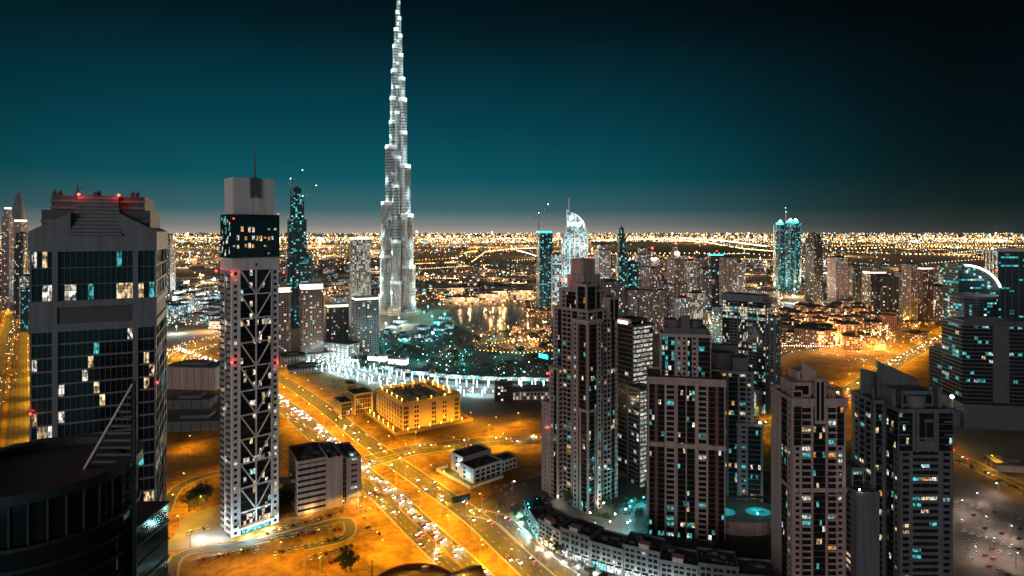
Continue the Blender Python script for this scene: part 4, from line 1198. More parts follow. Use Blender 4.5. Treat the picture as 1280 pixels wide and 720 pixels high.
# pool terrace
pt = thing('pool_terrace', 'raised oval terrace with two glowing teal pools between the towers', 'pool terrace', (*G(925, 655), 0))
q = MB(); q.prism([(p[0] * 1.7, p[1]) for p in circ(17, 40)], 0, 9); q.build('terrace', M['beige'], pt)
q = MB(); q.prism([(p[0] * 1.7, p[1]) for p in circ(17.4, 40)], 9.001, 9.6, capm=0); q.build('coping', M['paving'], pt)
for cx in (-13, 12):
    q = MB(); q.prism([(cx + p[0] * 1.35, p[1] - 2) for p in circ(6.4, 30)], 9.601, 9.72); q.build('pool', M['pool'], pt)
    lamp(pt, (cx, -1, 11.5), 1500, (.1, .95, 1), .5)
for k in range(9):
    q = MB(); x = -26 + k * 6.5; q.box(x, x + .3, 13, 13.3, 9.6, 13); q.build('pergola_post', M['dgrey'], pt)
q = MB(); q.box(-27, 27, 11, 15, 13.01, 13.2); q.build('pergola_roof', M['dgrey'], pt)
# ------------------------------------------------------------------ the supertall tower
FM = {}
FM['super'] = facade_mat('supertall_facade', (.36, .37, .37), bay=2.6, fh=7.4, frac=.45, pal=((1, .80, .68), (.95, .96, .95), (.55, .95, .92)), cuts=(.30, .72), s=.22, wx=.06, wz=(.30, .95), glass=(.03, .04, .045), rough=.35)
FM['super_low'] = facade_mat('supertall_low', (.36, .34, .33), bay=2.4, fh=10.2, frac=.5, pal=((1, .74, .55), (1, .92, .86), (.45, .95, .85)), cuts=(.45, .80), s=.40, wx=.3, wz=(.1, .95), glass=(.03, .03, .035), rough=.35)
by = 1537.0
M['rim_glow'] = bulb_mat('floodlit_rim_glow', (.8, 1, .98), 2.0)  # emission put into the terrace rims in place of floodlit glow
bk = thing('supertall_tower', 'immensely tall tapering white lit tower with setbacks rising beyond the top of the picture', 'tower', (X(498, by), by, 0))
hw = [(385, 23), (330, 20.5), (275, 19.5), (253, 18), (210, 15), (183, 12.5), (153, 10), (122, 8.6), (88, 6.8), (58, 5.4), (30, 3.6), (8, 1.8)]
def hw_at(z):
    v = 290 - (z - H) * F / by
    for (v0, w0), (v1, w1) in zip(hw, hw[1:]):
        if v1 <= v <= v0: return (w0 + (w1 - w0) * (v0 - v) / (v0 - v1)) * by / F
    return (hw[0][1] if v > 385 else hw[-1][1]) * by / F
angs = [rad(205), rad(-25), rad(268)]   # three wings: towards the viewer's side, left and right
def wing_poly(an, L, w):
    ca, sa = math.cos(an), math.sin(an)
    pts = [(0, -w), (L - w * .8, -w)] + [(L - w * .8 + w * .8 * math.sin(t), -w * math.cos(t)) for t in [math.pi * k / 6 for k in range(1, 6)]] + [(L - w * .8, w), (0, w)]
    return [(x * ca - y * sa, x * sa + y * ca) for x, y in pts]
def zz_(v): return H + (290 - v) * by / F
STEPS = {0: [(368, 23.5), (318, 21.5), (253, 20.3), (183, 15.4), (152, 10.8), (122, 9.8), (88, 8.6), (57, 6.8), (36, 5.2), (14, 3.2), (-3, 2.2)],
         1: [(376, 23.5), (331, 22.2), (268, 19.6), (207, 15.6), (165, 11.2), (124, 10.8), (98, 8.6), (68, 6.2), (44, 5.0), (22, 3.6), (2, 2.4)],
         2: [(350, 21), (300, 19), (232, 16), (196, 13), (140, 9.5), (108, 7.5), (78, 5.8), (50, 4.4), (28, 3.0)]}
lights = []
for k in range(3):
    z0 = 8.0
    ca, sa = math.cos(angs[k]), math.sin(angs[k])
    rows = STEPS[k]
    for i, (v, lp) in enumerate(rows):
        z1 = zz_(v)
        Lw = lp * by / F * (1.06 if k < 2 else .85)
        wd = max(2.4, min(15.0, Lw * .42))
        q = MB(); q.prism(wing_poly(angs[k], Lw, wd), z0, z1); q.build('wing_tier', FM['super_low'] if z1 < 290 else FM['super'], bk)
        q = MB(); zz = z0 + 5
        while zz < z1 - 9 and Lw > 8:
            q.prism(wing_poly(angs[k], Lw + .45, wd + .45), zz, zz + 2.4); zz += 7.4
        if q.f: q.build('floor_band', M['metal'], bk)
        if z1 - z0 > 40:
            q = MB(); q.prism(wing_poly(angs[k], Lw + .7, wd + .7), z1 - 8, z1 - .5); q.build('plant_floor', M['white'], bk)
        q = MB(); q.prism(wing_poly(angs[k], Lw + .3, wd + .3), z1 + .01, z1 + .8); q.build('terrace_edge', M['rim_glow'] if k < 2 and z1 > 150 else M['metal'], bk)
        # floodlights on each terrace wash the tier above it
        if i + 1 < len(rows):
            Ln = rows[i + 1][1] * by / F * (1.06 if k < 2 else .85)
            hgt = zz_(rows[i + 1][0]) - z1
            dd = Ln + max(10, (Lw - Ln) * .7)
            for fz, pw in ((2.5, 1.0), (hgt * .4, .8)):
                lights.append((dd * ca, dd * sa - (6 if k < 2 else 0), z1 + fz, pw * (36000 if k < 2 else 3000) * min(1.3, max(.35, Ln / 22)), k))
        z0 = z1
core_z = [(8, 300, 23), (300, 500, 15), (500, 640, 9), (640, 735, 5), (735, 770, 3.4)]
for z0, z1, r in core_z:
    q = MB(); q.prism(circ(r, 12), z0, z1); q.build('core', FM['super_low'] if z1 < 320 else FM['super'], bk)
q = MB(); q.tube((0, 0, 770), (0, 0, 818), 3.2, 1.8, 10); q.tube((0, 0, 818), (0, 0, 828), 1.0, .3, 8); q.build('spire', M['metal'], bk)
for x, y, z, pw, k in lights:
    lamp(bk, (x, y, z), pw, (.66, 1.0, .98), 1.5, 'floodlight')
for k in range(12):
    zz = 110 + k * 55
    lamp(bk, (RN.uniform(-10, 10), -hw_at(zz) * .9 - 24, zz), 1500, (.85, 1, .96), 2, 'floodlight')
q = MB(); q.prism(circ(58, 40), 0, 5); q.build('podium', M['pale'], bk)
q = MB(); q.prism(circ(46, 36, 0, -8), 5.01, 9); q.build('entrance_ring', M['beige'], bk)
q = MB(); q.box(-13, 13, -72, -40, 0, 20); q.build('entrance_pavilion', facade_mat('pavilion_light', (.4, .36, .3), 4, 6, .98, ((1, .78, .5),) * 3, s=.9), bk)

# ------------------------------------------------------------------ middle distance towers
W1 = ((1, .72, .42), (1, .92, .80), (.30, .9, .95))
FM['beige'] = facade_mat('beige_facade', (.40, .31, .28), 4.2, 3.6, 0.115, W1, s=1.2)
FM['rose'] = facade_mat('rose_facade', (.40, .28, .26), 3.8, 3.6, 0.144, W1, s=1.2, wx=.24)
FM['brown'] = facade_mat('brown_facade', (.27, .135, .10), 3.4, 3.6, 0.158, ((1, .66, .36), (1, .86, .66), (.15, .85, .85)), s=1.1, wx=.22)
FM['grey'] = facade_mat('grey_facade', (.24, .24, .25), 3.8, 3.7, 0.173, W1, s=1.3)
FM['dark'] = facade_mat('dark_facade', (.06, .055, .056), 3.8, 3.7, 0.144, W1, s=1.2)
FM['white'] = facade_mat('white_facade', (.52, .48, .47), 3.8, 3.7, 0.216, ((1, .86, .66), (1, .95, .9), (.5, .95, .95)), s=1.2)
FM['teal'] = facade_mat('teal_facade', (.03, .07, .075), 4.5, 4.2, .24, ((.06, .75, .80), (.15, .95, .95), (.6, 1, .98)), (.5, .85), s=.85, wx=.12, wz=(.15, .85), rough=.3)
FM['teal_dim'] = facade_mat('teal_dim_facade', (.03, .055, .06), 4.2, 4.0, .15, ((.05, .55, .62), (.1, .8, .85), (.7, .95, .9)), (.55, .85), s=.9, wx=.1, wz=(.2, .8), rough=.3, floor_lit=.10)
FM['cyan_bright'] = facade_mat('cyan_white_facade', (.42, .46, .47), 5.5, 4.2, .62, ((.20, .85, .95), (.75, .98, 1), (1, .97, .92)), (.40, .75), s=1.05, wx=.2, wz=(.12, .9))
FM['cream_lit'] = facade_mat('cream_lit_facade', (.55, .47, .38), 4.4, 4.4, .55, ((1, .85, .62), (1, .93, .80), (1, .97, .92)), s=.75, wx=.25, wz=(.12, .9))
FM['mall'] = facade_mat('mall_facade', (.5, .36, .24), 9, 8, .82, ((1, .58, .25), (1, .68, .36), (1, .80, .55)), s=1.0, wx=.14, wz=(.1, .8))
FM['amber'] = facade_mat('amber_facade', (.38, .20, .10), 4.2, 3.8, .30, ((1, .55, .2), (1, .68, .34), (1, .85, .6)), s=1.2)
FM['plain'] = M['beige']
FM['dplain'] = M['dgrey']
FM['blue'] = facade_mat('blue_band_facade', (.03, .04, .05), 6, 4.4, .10, ((.05, .55, .7), (.1, .8, .85), (1, .85, .6)), (.55, .9), s=.7, wx=.02, wz=(.28, .86), rough=.25, floor_lit=.06)
MATN = 0
def shaft(b, w, d, z0, z1): b.box(-w / 2, w / 2, -d / 2, d / 2, z0, z1)
def mid(label, u0, u1, vb, vt, mat, k=.8, rot=0, tiers=None, crown=None, spire=0, red=0, top='roof', name='apartment_tower', cat='tower', group=None, flood=None, base=None):
    """A tower placed by what the photo measures; tiers: (share of the width, photo row of its top)."""
    Y = dist(vb)
    r = rad(rot)
    wt = (u1 - u0) * Y / F
    w = wt / (math.cos(r) + k * abs(math.sin(r)))
    d = w * k
    Yc = Y + .5 * (d * math.cos(r) + w * abs(math.sin(r)))
    um = (u0 + u1) / 2
    rt = thing(name, label, cat, (X(um, Y + d * .2), Yc, 0), r, group)
    z0 = 0.0
    tl = tiers or [(1.0, vt)]
    for i, (s, v) in enumerate(tl):
        z1 = Z(v, Yc)
        q = MB(); shaft(q, w * s, d * s, z0, z1); q.build('storeys', FM[mat], rt)
        # piers stand proud of the wall so that the sides read as built, not printed
        n = max(2, int(w * s / 9))
        pb = MB()
        for j in range(n + 1):
            x = -w * s / 2 + w * s * j / n
            pb.box(x - .5, x + .5, -d * s / 2 - .7, -d * s / 2 - .01, z0, z1 - 1)
        m = max(2, int(d * s / 9))
        for j in range(m + 1):
            y = -d * s / 2 + d * s * j / m
            pb.box(-w * s / 2 - .7, -w * s / 2 - .01, y - .5, y + .5, z0, z1 - 1)
            pb.box(w * s / 2 + .01, w * s / 2 + .7, y - .5, y + .5, z0, z1 - 1)
        pm = {'brown': 'brown', 'dplain': 'dgrey', 'dark': 'dgrey', 'teal': 'dgrey', 'teal_dim': 'dgrey', 'blue': 'dgrey', 'grey': 'grey', 'white': 'white', 'cyan_bright': 'white', 'cream_lit': 'pale'}.get(mat, 'beige')
        pb.build('pier', M[pm], rt)
        q = MB(); shaft(q, w * s + 1.6, d * s + 1.6, z1 + .01, z1 + 1.6); shaft(q, w * s * .5, d * s * .5, z1 + 1.61, z1 + 5); q.build('roof', M[top], rt)
        z0 = z1 + .02
    ws, ds = w * tl[-1][0], d * tl[-1][0]
    zt = z0
    if crown:
        hgt = crown[1]
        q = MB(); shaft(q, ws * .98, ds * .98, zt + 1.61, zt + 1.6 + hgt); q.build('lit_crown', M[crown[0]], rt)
        q = MB(); shaft(q, ws * 1.04, ds * 1.04, zt + 1.61 + hgt, zt + 3 + hgt); q.build('crown_cap', M['pale'], rt)
        zt += hgt + 3
    if spire:
        q = MB(); q.tube((0, 0, zt), (0, 0, zt + spire), 1.5, .4, 6); q.build('spire', M['metal'], rt)
    if red:
        beacon(rt, (0, -ds * .3, zt + spire + 6.5), red)
        q = MB(); q.tube((0, -ds * .3, zt + 1), (0, -ds * .3, zt + spire + 6.5), .4); q.build('beacon_mast', M['dmetal'], rt)
    if flood:
        col, pw, dz = flood
        for sx in (-.5, .5):
            lamp(rt, (sx * ws, -ds / 2 - 7, tl and z0 - dz), pw, col, 1, 'floodlight')
    if base:
        q = MB(); q.box(-w * .8, w * .8, -d * .8, d * .8, 0, base); q.build('podium', FM['beige'], rt)
    rt['w'], rt['d'], rt['zt'] = w, d, zt
    return rt, w, d, zt
def dark_props():
    for o in sc.objects:
        for k in ('w', 'd', 'zt'):
            if k in o: del o[k]
def crane(x, y, z, h, jib, a, label):
    c = thing('tower_crane', label, 'crane', (x, y, z), a)
    q = MB(); q.tube((0, 0, 0), (0, 0, h), 1.5, n=4); q.build('mast', M['metal'], c)
    q = MB(); q.tube((0, 0, h * .8), (jib * .75, 0, h * .8 + jib * .75), 1.3, .7, 4); q.build('jib', M['metal'], c)
    q = MB(); q.tube((0, 0, h * .8), (-jib * .25, 0, h * .8 + 1), .9, n=4); q.box(-jib * .28, -jib * .18, -1, 1, h * .8 - 3, h * .8); q.build('counter_jib', M['metal'], c)
    q = MB(); q.tube((0, 0, h), (jib * .7, 0, h * .8 + jib * .72), .2, n=3); q.build('stay', M['dmetal'], c)
    for p in ((0, 0, h + 1), (jib * .75, 0, h * .8 + jib * .75 + 1)):
        q = MB(); q.ball(p, .8); q.build('work_lamp', M['b_cool'], c)
    return c

# left edge
rt, w, d, zt = mid('tall tower with a dark bullet shaped dome at the far west edge', 11, 27, 388, 285, 'rose', 1, 10, [(1, 300), (.9, 278)], crown=('band_warm', 5))
q = MB()
pr = [(r * w * .43, z) for r, z in ((1, 0), (.98, 14), (.9, 30), (.72, 48), (.45, 62), (.12, 72))]
for (r0, a), (r1, c) in zip(pr, pr[1:]): q.prism(circ(r0, 16), zt + a, zt + c, top=circ(r1, 16))
q.build('dome', M['grey'], rt); q = MB(); q.tube((0, 0, zt + 72), (0, 0, zt + 84), .8, .2); q.build('spire', M['metal'], rt)
mid('slim rose tower standing in front of the bullet domed one', 3, 12, 392, 290, 'rose', 1, 5, [(1, 272), (.6, 262)], crown=('band_white', 3))
mid('dark glass tower with a slanting top beside the bullet domed one', 20, 31, 398, 300, 'dark', 1, 0, [(1, 305), (.8, 292)])
mid('squat grey tower with lit grid just west of the ribbed crown tower', 27, 40, 404, 345, 'white', 1, 0)
mid('small blue lit block at the bend of the western highway', 28, 40, 412, 362, 'teal', .8, 0)
mid('pale office standing between the nearest tower and the braced tower', 203, 214, 372, 296, 'grey', 1, 0, [(1, 300), (.6, 294)])

# behind the braced tower
rt, w, d, zt = mid('teal lit unfinished tower with cranes on its tapering top', 352, 383, 402, 245, 'teal', .8, 25, [(1, 325), (.85, 275), (.62, 248), (.36, 236)])
rt2, *_ = mid('teal glass tower with a slanted bright roof edge before the crane topped tower', 359, 388, 410, 318, 'teal_dim', .7, 15)
crane(rt.location.x - 12, rt.location.y - 8, 270, 58, 46, rad(60), 'slender crane on the west shoulder of the tapering teal tower')
crane(rt.location.x + 16, rt.location.y - 8, 262, 26, 40, rad(20), 'short crane on the east shoulder of the tapering teal tower')
mid('beige slatted tower with a glowing flat crown beside the braced tower', 343, 362, 440, 366, 'beige', .9, 20, crown=('band_warm', 8))
mid('red brown tower with a glowing cream crown', 369, 402, 452, 362, 'brown', .8, 25, crown=('band_warm', 8), base=12)
mid('cream floodlit tower with a slanting lit top', 434, 462, 410, 305, 'cream_lit', .7, 20, [(1, 300)], crown=('band_warm', 4), name='hotel_tower')
mid('grey hotel slab with a curved lit eave below the cream tower', 436, 471, 446, 375, 'grey', .7, 28, crown=('cream_lit' if False else 'band_warm', 3), name='hotel_tower')
mid('dark gridded block with a lit eave between the brown tower and the hotel', 404, 434, 432, 384, 'dark', .6, 20, crown=('band_warm', 4), base=8)
mid('long white low block facing the bright boulevard', 401, 445, 452, 428, 'white', .5, -28, name='low_block', cat='low block')
mid('beige low block with lit wall at the start of the bright boulevard', 345, 379, 462, 444, 'beige', .8, 25, name='low_block', cat='low block')
mid('long pale deck along the avenue below the red brown tower', 352, 405, 468, 458, 'beige', .5, 25, name='low_block', cat='low block')

# skyline right of the supertall tower
rt, w, d, zt = mid('teal unfinished tower with a bright crowned top and cranes', 671, 690, 392, 292, 'teal', .9, 12, crown=('band_teal', 5), name='apartment_tower')
crane(rt.location.x - 14, rt.location.y, zt - 2, 46, 40, rad(-40), 'crane above the teal unfinished tower with the bright crown')
# arched landmark hotel
ay = 1690.0
ah = thing('hotel_tower', 'white and cyan floodlit hotel tower with a quarter arch top and needle', 'tower', (X(718, ay), ay, 0), 0)
wd2 = 35.5
prof = [(-wd2, 0), (wd2, 0), (wd2, Z(300, ay))] + [(-12 + (wd2 + 12) * math.cos(t), Z(300, ay) + 76 * math.sin(t)) for t in [math.pi / 2 * k / 10 for k in range(1, 11)]] + [(-22, Z(262, ay)), (-22, Z(290, ay)), (-wd2, Z(294, ay))]
q = MB()
n = len(prof)
q.v = [(x, -9, z) for x, z in prof] + [(x, 9, z) for x, z in prof]
q.f = [tuple(range(n))] + [tuple(n + k for k in reversed(range(n)))] + [(k + n, (k + 1) % n + n, (k + 1) % n, k) for k in range(n)]
q.m = [0] * (n + 2)
q.uv = [(x + 60, z) for x, z in prof] + [(x, z) for x, z in reversed(prof)] + [(c, z) for k in range(n) for c, z in ((0, prof[k][1]), (0, prof[(k + 1) % n][1]), (18, prof[(k + 1) % n][1]), (18, prof[k][1]))]
q.build('storeys', FM['cyan_bright'], ah)
q = MB()
arc = [(-12 + (wd2 + 12) * math.cos(t), Z(300, ay) + 76 * math.sin(t)) for t in [math.pi / 2 * k / 14 for k in range(15)]]
for (x0, z0), (x1, z1) in zip(arc, arc[1:]): q.tube((x0, -11, z0), (x1, -11, z1), 2.6, n=6)
q.tube((wd2, -11, 40), (wd2, -11, Z(300, ay)), 2.2, n=6); q.build('arch_rib', M['white'], ah)
q = MB(); q.tube((-16, -6, Z(262, ay) - 10), (-16, -6, Z(247, ay)), 1.8, .5, 6); q.build('needle', M['white'], ah)
q = MB(); q.ball((-9, -12, Z(272, ay)), 4.5); q.build('crown_light', M['b_cool'], ah)
q = MB(); q.box(-20, 16, -12, -9.1, Z(282, ay), Z(279, ay)); q.build('lit_band', M['band_white'], ah)
for x in (-28, -14, 0, 14, 28):
    q = MB(); q.box(x - 1.6, x + 1.6, -11, -9.1, 30, Z(291 if x < 20 else 300, ay)); q.build('white_fin', M['white'], ah)
    lamp(ah, (x, -26, 90), 9000, (.7, 1, 1), 1, 'floodlight'); lamp(ah, (x, -26, 165), 9000, (.75, 1, 1), 1, 'floodlight')
lamp(ah, (0, -26, 235), 16000, (.85, 1, 1), 1, 'floodlight'); lamp(ah, (20, -26, 232), 12000, (.85, 1, 1), 1, 'floodlight')
mid('dim teal block between the crowned teal tower and the arched hotel', 690, 702, 396, 318, 'cyan_bright', .8, 0)
mid('grey tower with a blue lit corner behind the tallest residential tower', 744, 763, 396, 304, 'white', .8, 20, [(1, 312), (.6, 306)])
rt, w, d, zt = mid('narrow cyan lit tower tapering to a spire', 771, 784, 402, 290, 'teal', .9, 10, [(1, 318), (.75, 298), (.4, 286)], spire=12)
mid('blue lit block east of the narrow cyan tower', 784, 797, 400, 328, 'teal', .8, 0)
mid('grey tower with two bright windows behind the white lit office', 744, 782, 420, 352, 'grey', .8, 25, name='apartment_tower')
mid('pale twin peaked tower behind the pair with floodlit caps', 796, 812, 396, 312, 'white', .8, 0, [(1, 318), (.6, 310)])
fw = ((1, .86, .74), 30000, 6)
mid('stepped rose tower with a floodlit cap, the western of a pair', 799, 836, 418, 330, 'rose', .8, 30, [(1, 362), (.62, 334), (.36, 322), (.18, 314)], red=2.2, flood=((1, .86, .76), 9000, 14))
mid('stepped rose tower with a floodlit cap, the eastern and taller of a pair', 832, 861, 416, 322, 'rose', .8, 30, [(1, 355), (.66, 324), (.36, 314), (.2, 308)], red=2.2, flood=((1, .86, .76), 9000, 14))
for i, (a, b_, vb, vt, m, tr) in enumerate([
        (858, 871, 404, 326, 'white', None), (868, 880, 396, 322, 'rose', None), (876, 890, 402, 336, 'grey', None), (888, 904, 398, 320, 'dark', 'teal'), (903, 920, 400, 322, 'rose', None), (918, 932, 392, 328, 'white', None),
        (846, 862, 420, 372, 'white', None), (862, 882, 420, 366, 'cream_lit', None), (782, 800, 416, 362, 'rose', None), (812, 826, 402, 340, 'grey', None)]):
    mid(['pale slim tower east of the floodlit pair', 'rose slim tower behind the pale slim one', 'grey blocky tower in the middle of the eastern row', 'dark tower with a teal roof sign', 'rose tower with many lit windows beside the teal signed tower', 'white tower closing the eastern row by the dark field',
         'white mid rise with a bright top below the eastern row', 'cream lit mid rise below the eastern row', 'rose mid rise between the white lit office and the floodlit pair', 'grey tower showing between the two floodlit ones'][i], a, b_, vb, vt, m, .8, RN.choice([-20, 0, 15, 25]), crown=('band_teal', 3) if tr else None, red=1.2 if i % 3 == 0 else 0)
# three lobed teal tower
ly = 2050.0
lt = thing('apartment_tower', 'three lobed dark teal tower with bright construction lights along its top', 'tower', (X(985, ly), ly, 0))
for x, y, r, vt in ((-25, 8, 20, 281), (0, -12, 19, 279), (26, 6, 20, 279)):
    q = MB(); q.prism(circ(r, 14, x, y), 0, Z(vt, ly)); q.build('lobe', FM['teal'], lt)
    q = MB(); q.prism(circ(r * .6, 10, x, y), Z(vt, ly) + .01, Z(vt - 3, ly)); q.build('lobe_crown', M['band_teal'], lt)
    q = MB(); q.ball((x, y - r * .3, Z(vt - 4, ly)), 5); q.build('work_light', M['b_cool'], lt)
    lamp(lt, (x, y - 34, 40), 14000, (.2, .95, 1), 1, 'floodlight')
crane(X(979, ly), ly - 20, Z(280, ly), 40, 30, 1.2, 'crane standing on the three lobed teal tower')
mid('slim dark tower with pale flank east of the three lobed tower', 1011, 1030, 384, 300, 'dark', .8, 25, [(1, 298), (.7, 293)], base=14)
EAST = [(1040, 1060, 392, 322, 'rose', 'rose tower with a flat dark roof east of the slim dark tower'), (1060, 1078, 388, 332, 'dark', 'dark glass tower between the rose tower and the amber capped one'), (1086, 1106, 404, 342, 'dark', 'dark tower with an amber lit roof edge'),
        (1104, 1126, 406, 346, 'dark', 'broad dark tower beside the amber edged one'), (1132, 1149, 408, 330, 'rose', 'tall pale ribbed tower in the eastern group'), (1149, 1167, 404, 337, 'brown', 'brown tower with a lit cap beside the pale ribbed tower'),
        (1168, 1184, 402, 358, 'grey', 'grey mid rise west of the glowing arch roof'), (1180, 1196, 398, 346, 'teal_dim', 'dim teal tower beside the glowing arch roof'), (1124, 1136, 396, 340, 'grey', 'thin grey tower behind the pale ribbed one')]
for i, (a, b_, vb, vt, m, lab) in enumerate(EAST):
    mid(lab, a, b_, vb, vt, m, .85, [12, 20, 0, -15, 25, 15, 0, 10, 0][i], crown=('band_warm', 3) if i in (2, 5) else None, red=1.0 if i in (1, 3) else 0)

# east edge offices
oy = 640.0
t = Tower('office_block', 'long dark office block with scattered teal lit floors above a blank podium', 'office block', (X(1203, oy), oy), rad(-9), wall='dgrey', glass='teal_glass', lit=.04, pal=(('lit_teal', 6), ('lit_cool', 2), ('lit_warm', 1)))
q_ = lambda wdt, n, l: ('S', wdt, {'n': n, 'sp': .22, 'lit': l})
t.block(0, 100, 0, 40, 24, 106, 4.2, F=[q_(9, 3, .04), q_(14, 5, .16), Pn(12), q_(16, 5, .10), Pn(1), q_(26, 8, .12)], L=[q_(20, 6, .12)])
t.block(-6, 104, -14, 44, 0, 23.9, 6, F=[Pn(1)], L=[Pn(1)])
t.mb('crown').box(4, 96, 4, 36, 106.3, 110)
q = MB(); q.prism([(-14, -8), (-6.1, -8), (-6.1, 6), (-14, 6)], 0, 16); q.build('screen_house', M['dgrey'], t.root)
q = MB(); q.box(-14.4, -14.05, -7, 5, 6, 14); q.build('screen', M['shop_teal'], t.root)
t.finish()
t = Tower('office_block', 'small dark office with teal rows and a floodlit roof beside the long dark block', 'office block', (X(1177, 690), 690), rad(-5), wall='dgrey', lit=.03, pal=(('lit_teal', 1),))
t.block(0, 21, 0, 24, 0, 68, 4.2, F=[Pn(1), ('S', 8, {'n': 3, 'sp': .4, 'lit': .35}), Pn(1)], L=[q_(8, 3, .1)])
t.mb('crown').box(3, 18, 4, 20, 68.2, 74); lamp(t.root, (6, -1, 74), 2500, (.9, 1, 1)); lamp(t.root, (16, 2, 76), 2500, (.9, 1, 1))
q = MB(); q.ball((8, 2, 75), 1.0); q.build('roof_lamp', M['b_cool'], t.root)
t.finish()
cy_ = 830.0
ct = thing('office_block', 'round fronted glass building with a glowing white arc along its curved roof', 'office block', (690, cy_ + 30, 0))
q = MB(); q.prism(circ(29, 32, -30, 0), 0, Z(374, cy_)); q.build('drum', FM['teal_dim'], ct)
q = MB(); q.prism(circ(29.6, 32, -30, 0), Z(374, cy_) + .01, Z(371, cy_)); q.build('drum_roof', M['dgrey'], ct)
n = 20
prof = [(-27, 0), (36, 0)] + [(-27 + 63 * math.cos(t_), Z(374, cy_) + 46 * math.sin(t_)) for t_ in [math.pi / 2 * k / n for k in range(n + 1)]]
q = MB(); m_ = len(prof)
q.v = [(x, 31, z) for x, z in prof] + [(x, 62, z) for x, z in prof]
q.f = [tuple(range(m_)), tuple(m_ + k for k in reversed(range(m_)))] + [(k + m_, (k + 1) % m_ + m_, (k + 1) % m_, k) for k in range(m_)]
q.m = [0] * (m_ + 2); q.uv = [(x + 60, z) for x, z in prof] + [(x, z) for x, z in reversed(prof)] + [(c, z) for k in range(m_) for c, z in ((0, prof[k][1]), (0, prof[(k + 1) % m_][1]), (31, prof[(k + 1) % m_][1]), (31, prof[k][1]))]
q.build('sail_storeys', FM['teal_dim'], ct)
q = MB()
arcs = [(-22 + 58 * math.cos(t_), Z(374, cy_) + 44 * math.sin(t_)) for t_ in [math.pi / 2 * k / 24 for k in range(4, 24)]]
for (x0, z0), (x1, z1) in zip(arcs, arcs[1:]): q.tube((x0, 29.5, z0), (x1, 29.5, z1), 1.3, n=6)
q.build('arc_light', M['band_white'], ct)
for i_ in (3, 9, 15): lamp(ct, (arcs[i_][0] - 4, 22, arcs[i_][1] - 8), 4000, (1, .98, .95), 1, 'floodlight')
for x, z in ((-26, Z(337, cy_)), (20, Z(339, cy_)), (37, Z(342, cy_))):
    beacon(ct, (x, 40, z), 1.1)
    q = MB(); q.tube((x, 40, z - 30), (x, 40, z), .3); q.build('beacon_mast', M['dmetal'], ct)
rt, w, d, zt = mid('dark blue banded office slab at the east edge with a pale flat roof', 1250, 1300, 455, 314, 'blue', .7, -12, top='pale', name='office_block', cat='office block')
mid('low pale depot with a curved wall between the nearest tower and the avenue', 206, 276, 488, 456, 'plain', .5, -6, name='depot', cat='depot', top='dgrey')
mid('low dark depot roof by the sandy lot', 204, 276, 540, 522, 'dplain', .6, 4, name='depot', cat='depot', top='dgrey')
mid('flat dark shed north of the low dark depot', 206, 262, 512, 498, 'dplain', .5, 4, name='depot', cat='depot', top='dgrey')
mid('small pale roadside building by the car park at the east edge', 1248, 1290, 592, 578, 'plain', .6, -10, name='low_block', cat='low block', top='dgrey')
mid('low lit market hall beside the boulevard east of the plant building', 640, 692, 500, 487, 'cream_lit', .4, 4, name='low_block', cat='low block', top='dgrey')
mid('dark roofed hall on the boulevard next to the lit market hall', 618, 640, 502, 480, 'dark', .9, 4, name='low_block', cat='low block', top='dgrey')
dark_props()
# ------------------------------------------------------------------ shopping halls, old quarter, low rise districts
def low(b_name, label, u, v, w, d, h, mat, rot, cat, group=None, lit_roof=None):
    x, y = G(u, v)
    rt = thing(b_name, label, cat, (x, y, 0), rot, group)
    q = MB(); q.box(-w / 2, w / 2, -d / 2, d / 2, 0, h); q.build('storeys', FM[mat], rt)
    q = MB(); q.box(-w / 2 - .5, w / 2 + .5, -d / 2 - .5, d / 2 + .5, h + .01, h + 1); q.box(-w * .2, w * .25, -d * .2, d * .2, h + 1.01, h + 4); q.build('roof', M['roof'], rt)
    return rt
MALL = [(578, 380, 90, 30, 20, 'the low warm lit shopping hall at the west end of the lake'), (608, 378, 70, 34, 26, 'warm lit shopping hall in the middle of the lake front'), (625, 376, 50, 30, 30, 'stepped warm lit hall beside the lake arcade'), (652, 374, 70, 40, 28, 'bright cream shopping hall at the east end of the lake'), (565, 366, 120, 40, 18, 'long low hall behind the lake front with a row of lights'),
        (630, 364, 130, 50, 20, 'broad shopping hall roofed with rows of lights')]
for i, (u, v, w, d, h, lab) in enumerate(MALL):
    r = low('shopping_hall', lab, u, v, w, d, h, 'mall', rad(-8 + i * 4), 'shopping hall')
    lamp(r, (0, -d / 2 - 14, h * .9), 30000, (1, .6, .28), 1, 'floodlight')
    lamp(r, (w * .3, -d / 2 - 14, h * .9), 30000, (1, .62, .3), 1, 'floodlight')
# grey vault roof of the exhibition hall
x, y = G(655, 366)
q_h = thing('vault_hall', 'grey vault roofed hall below the crowned teal tower', 'hall', (x, y, 0), rad(8))
q = MB(); pr = [(46 * math.cos(t_), 24 * math.sin(t_)) for t_ in [math.pi * k / 12 for k in range(13)]]
n = len(pr); q.v = [(a, -35, z) for a, z in pr] + [(a, 35, z) for a, z in pr]
q.f = [tuple(reversed(range(n))), tuple(n + k for k in range(n))] + [(k, k + 1, n + k + 1, n + k) for k in range(n - 1)]
q.m = [0] * (n + 1); q.uv = [(0, 0)] * (2 * n + 4 * (n - 1)); q.build('vault', M['grey'], q_h)

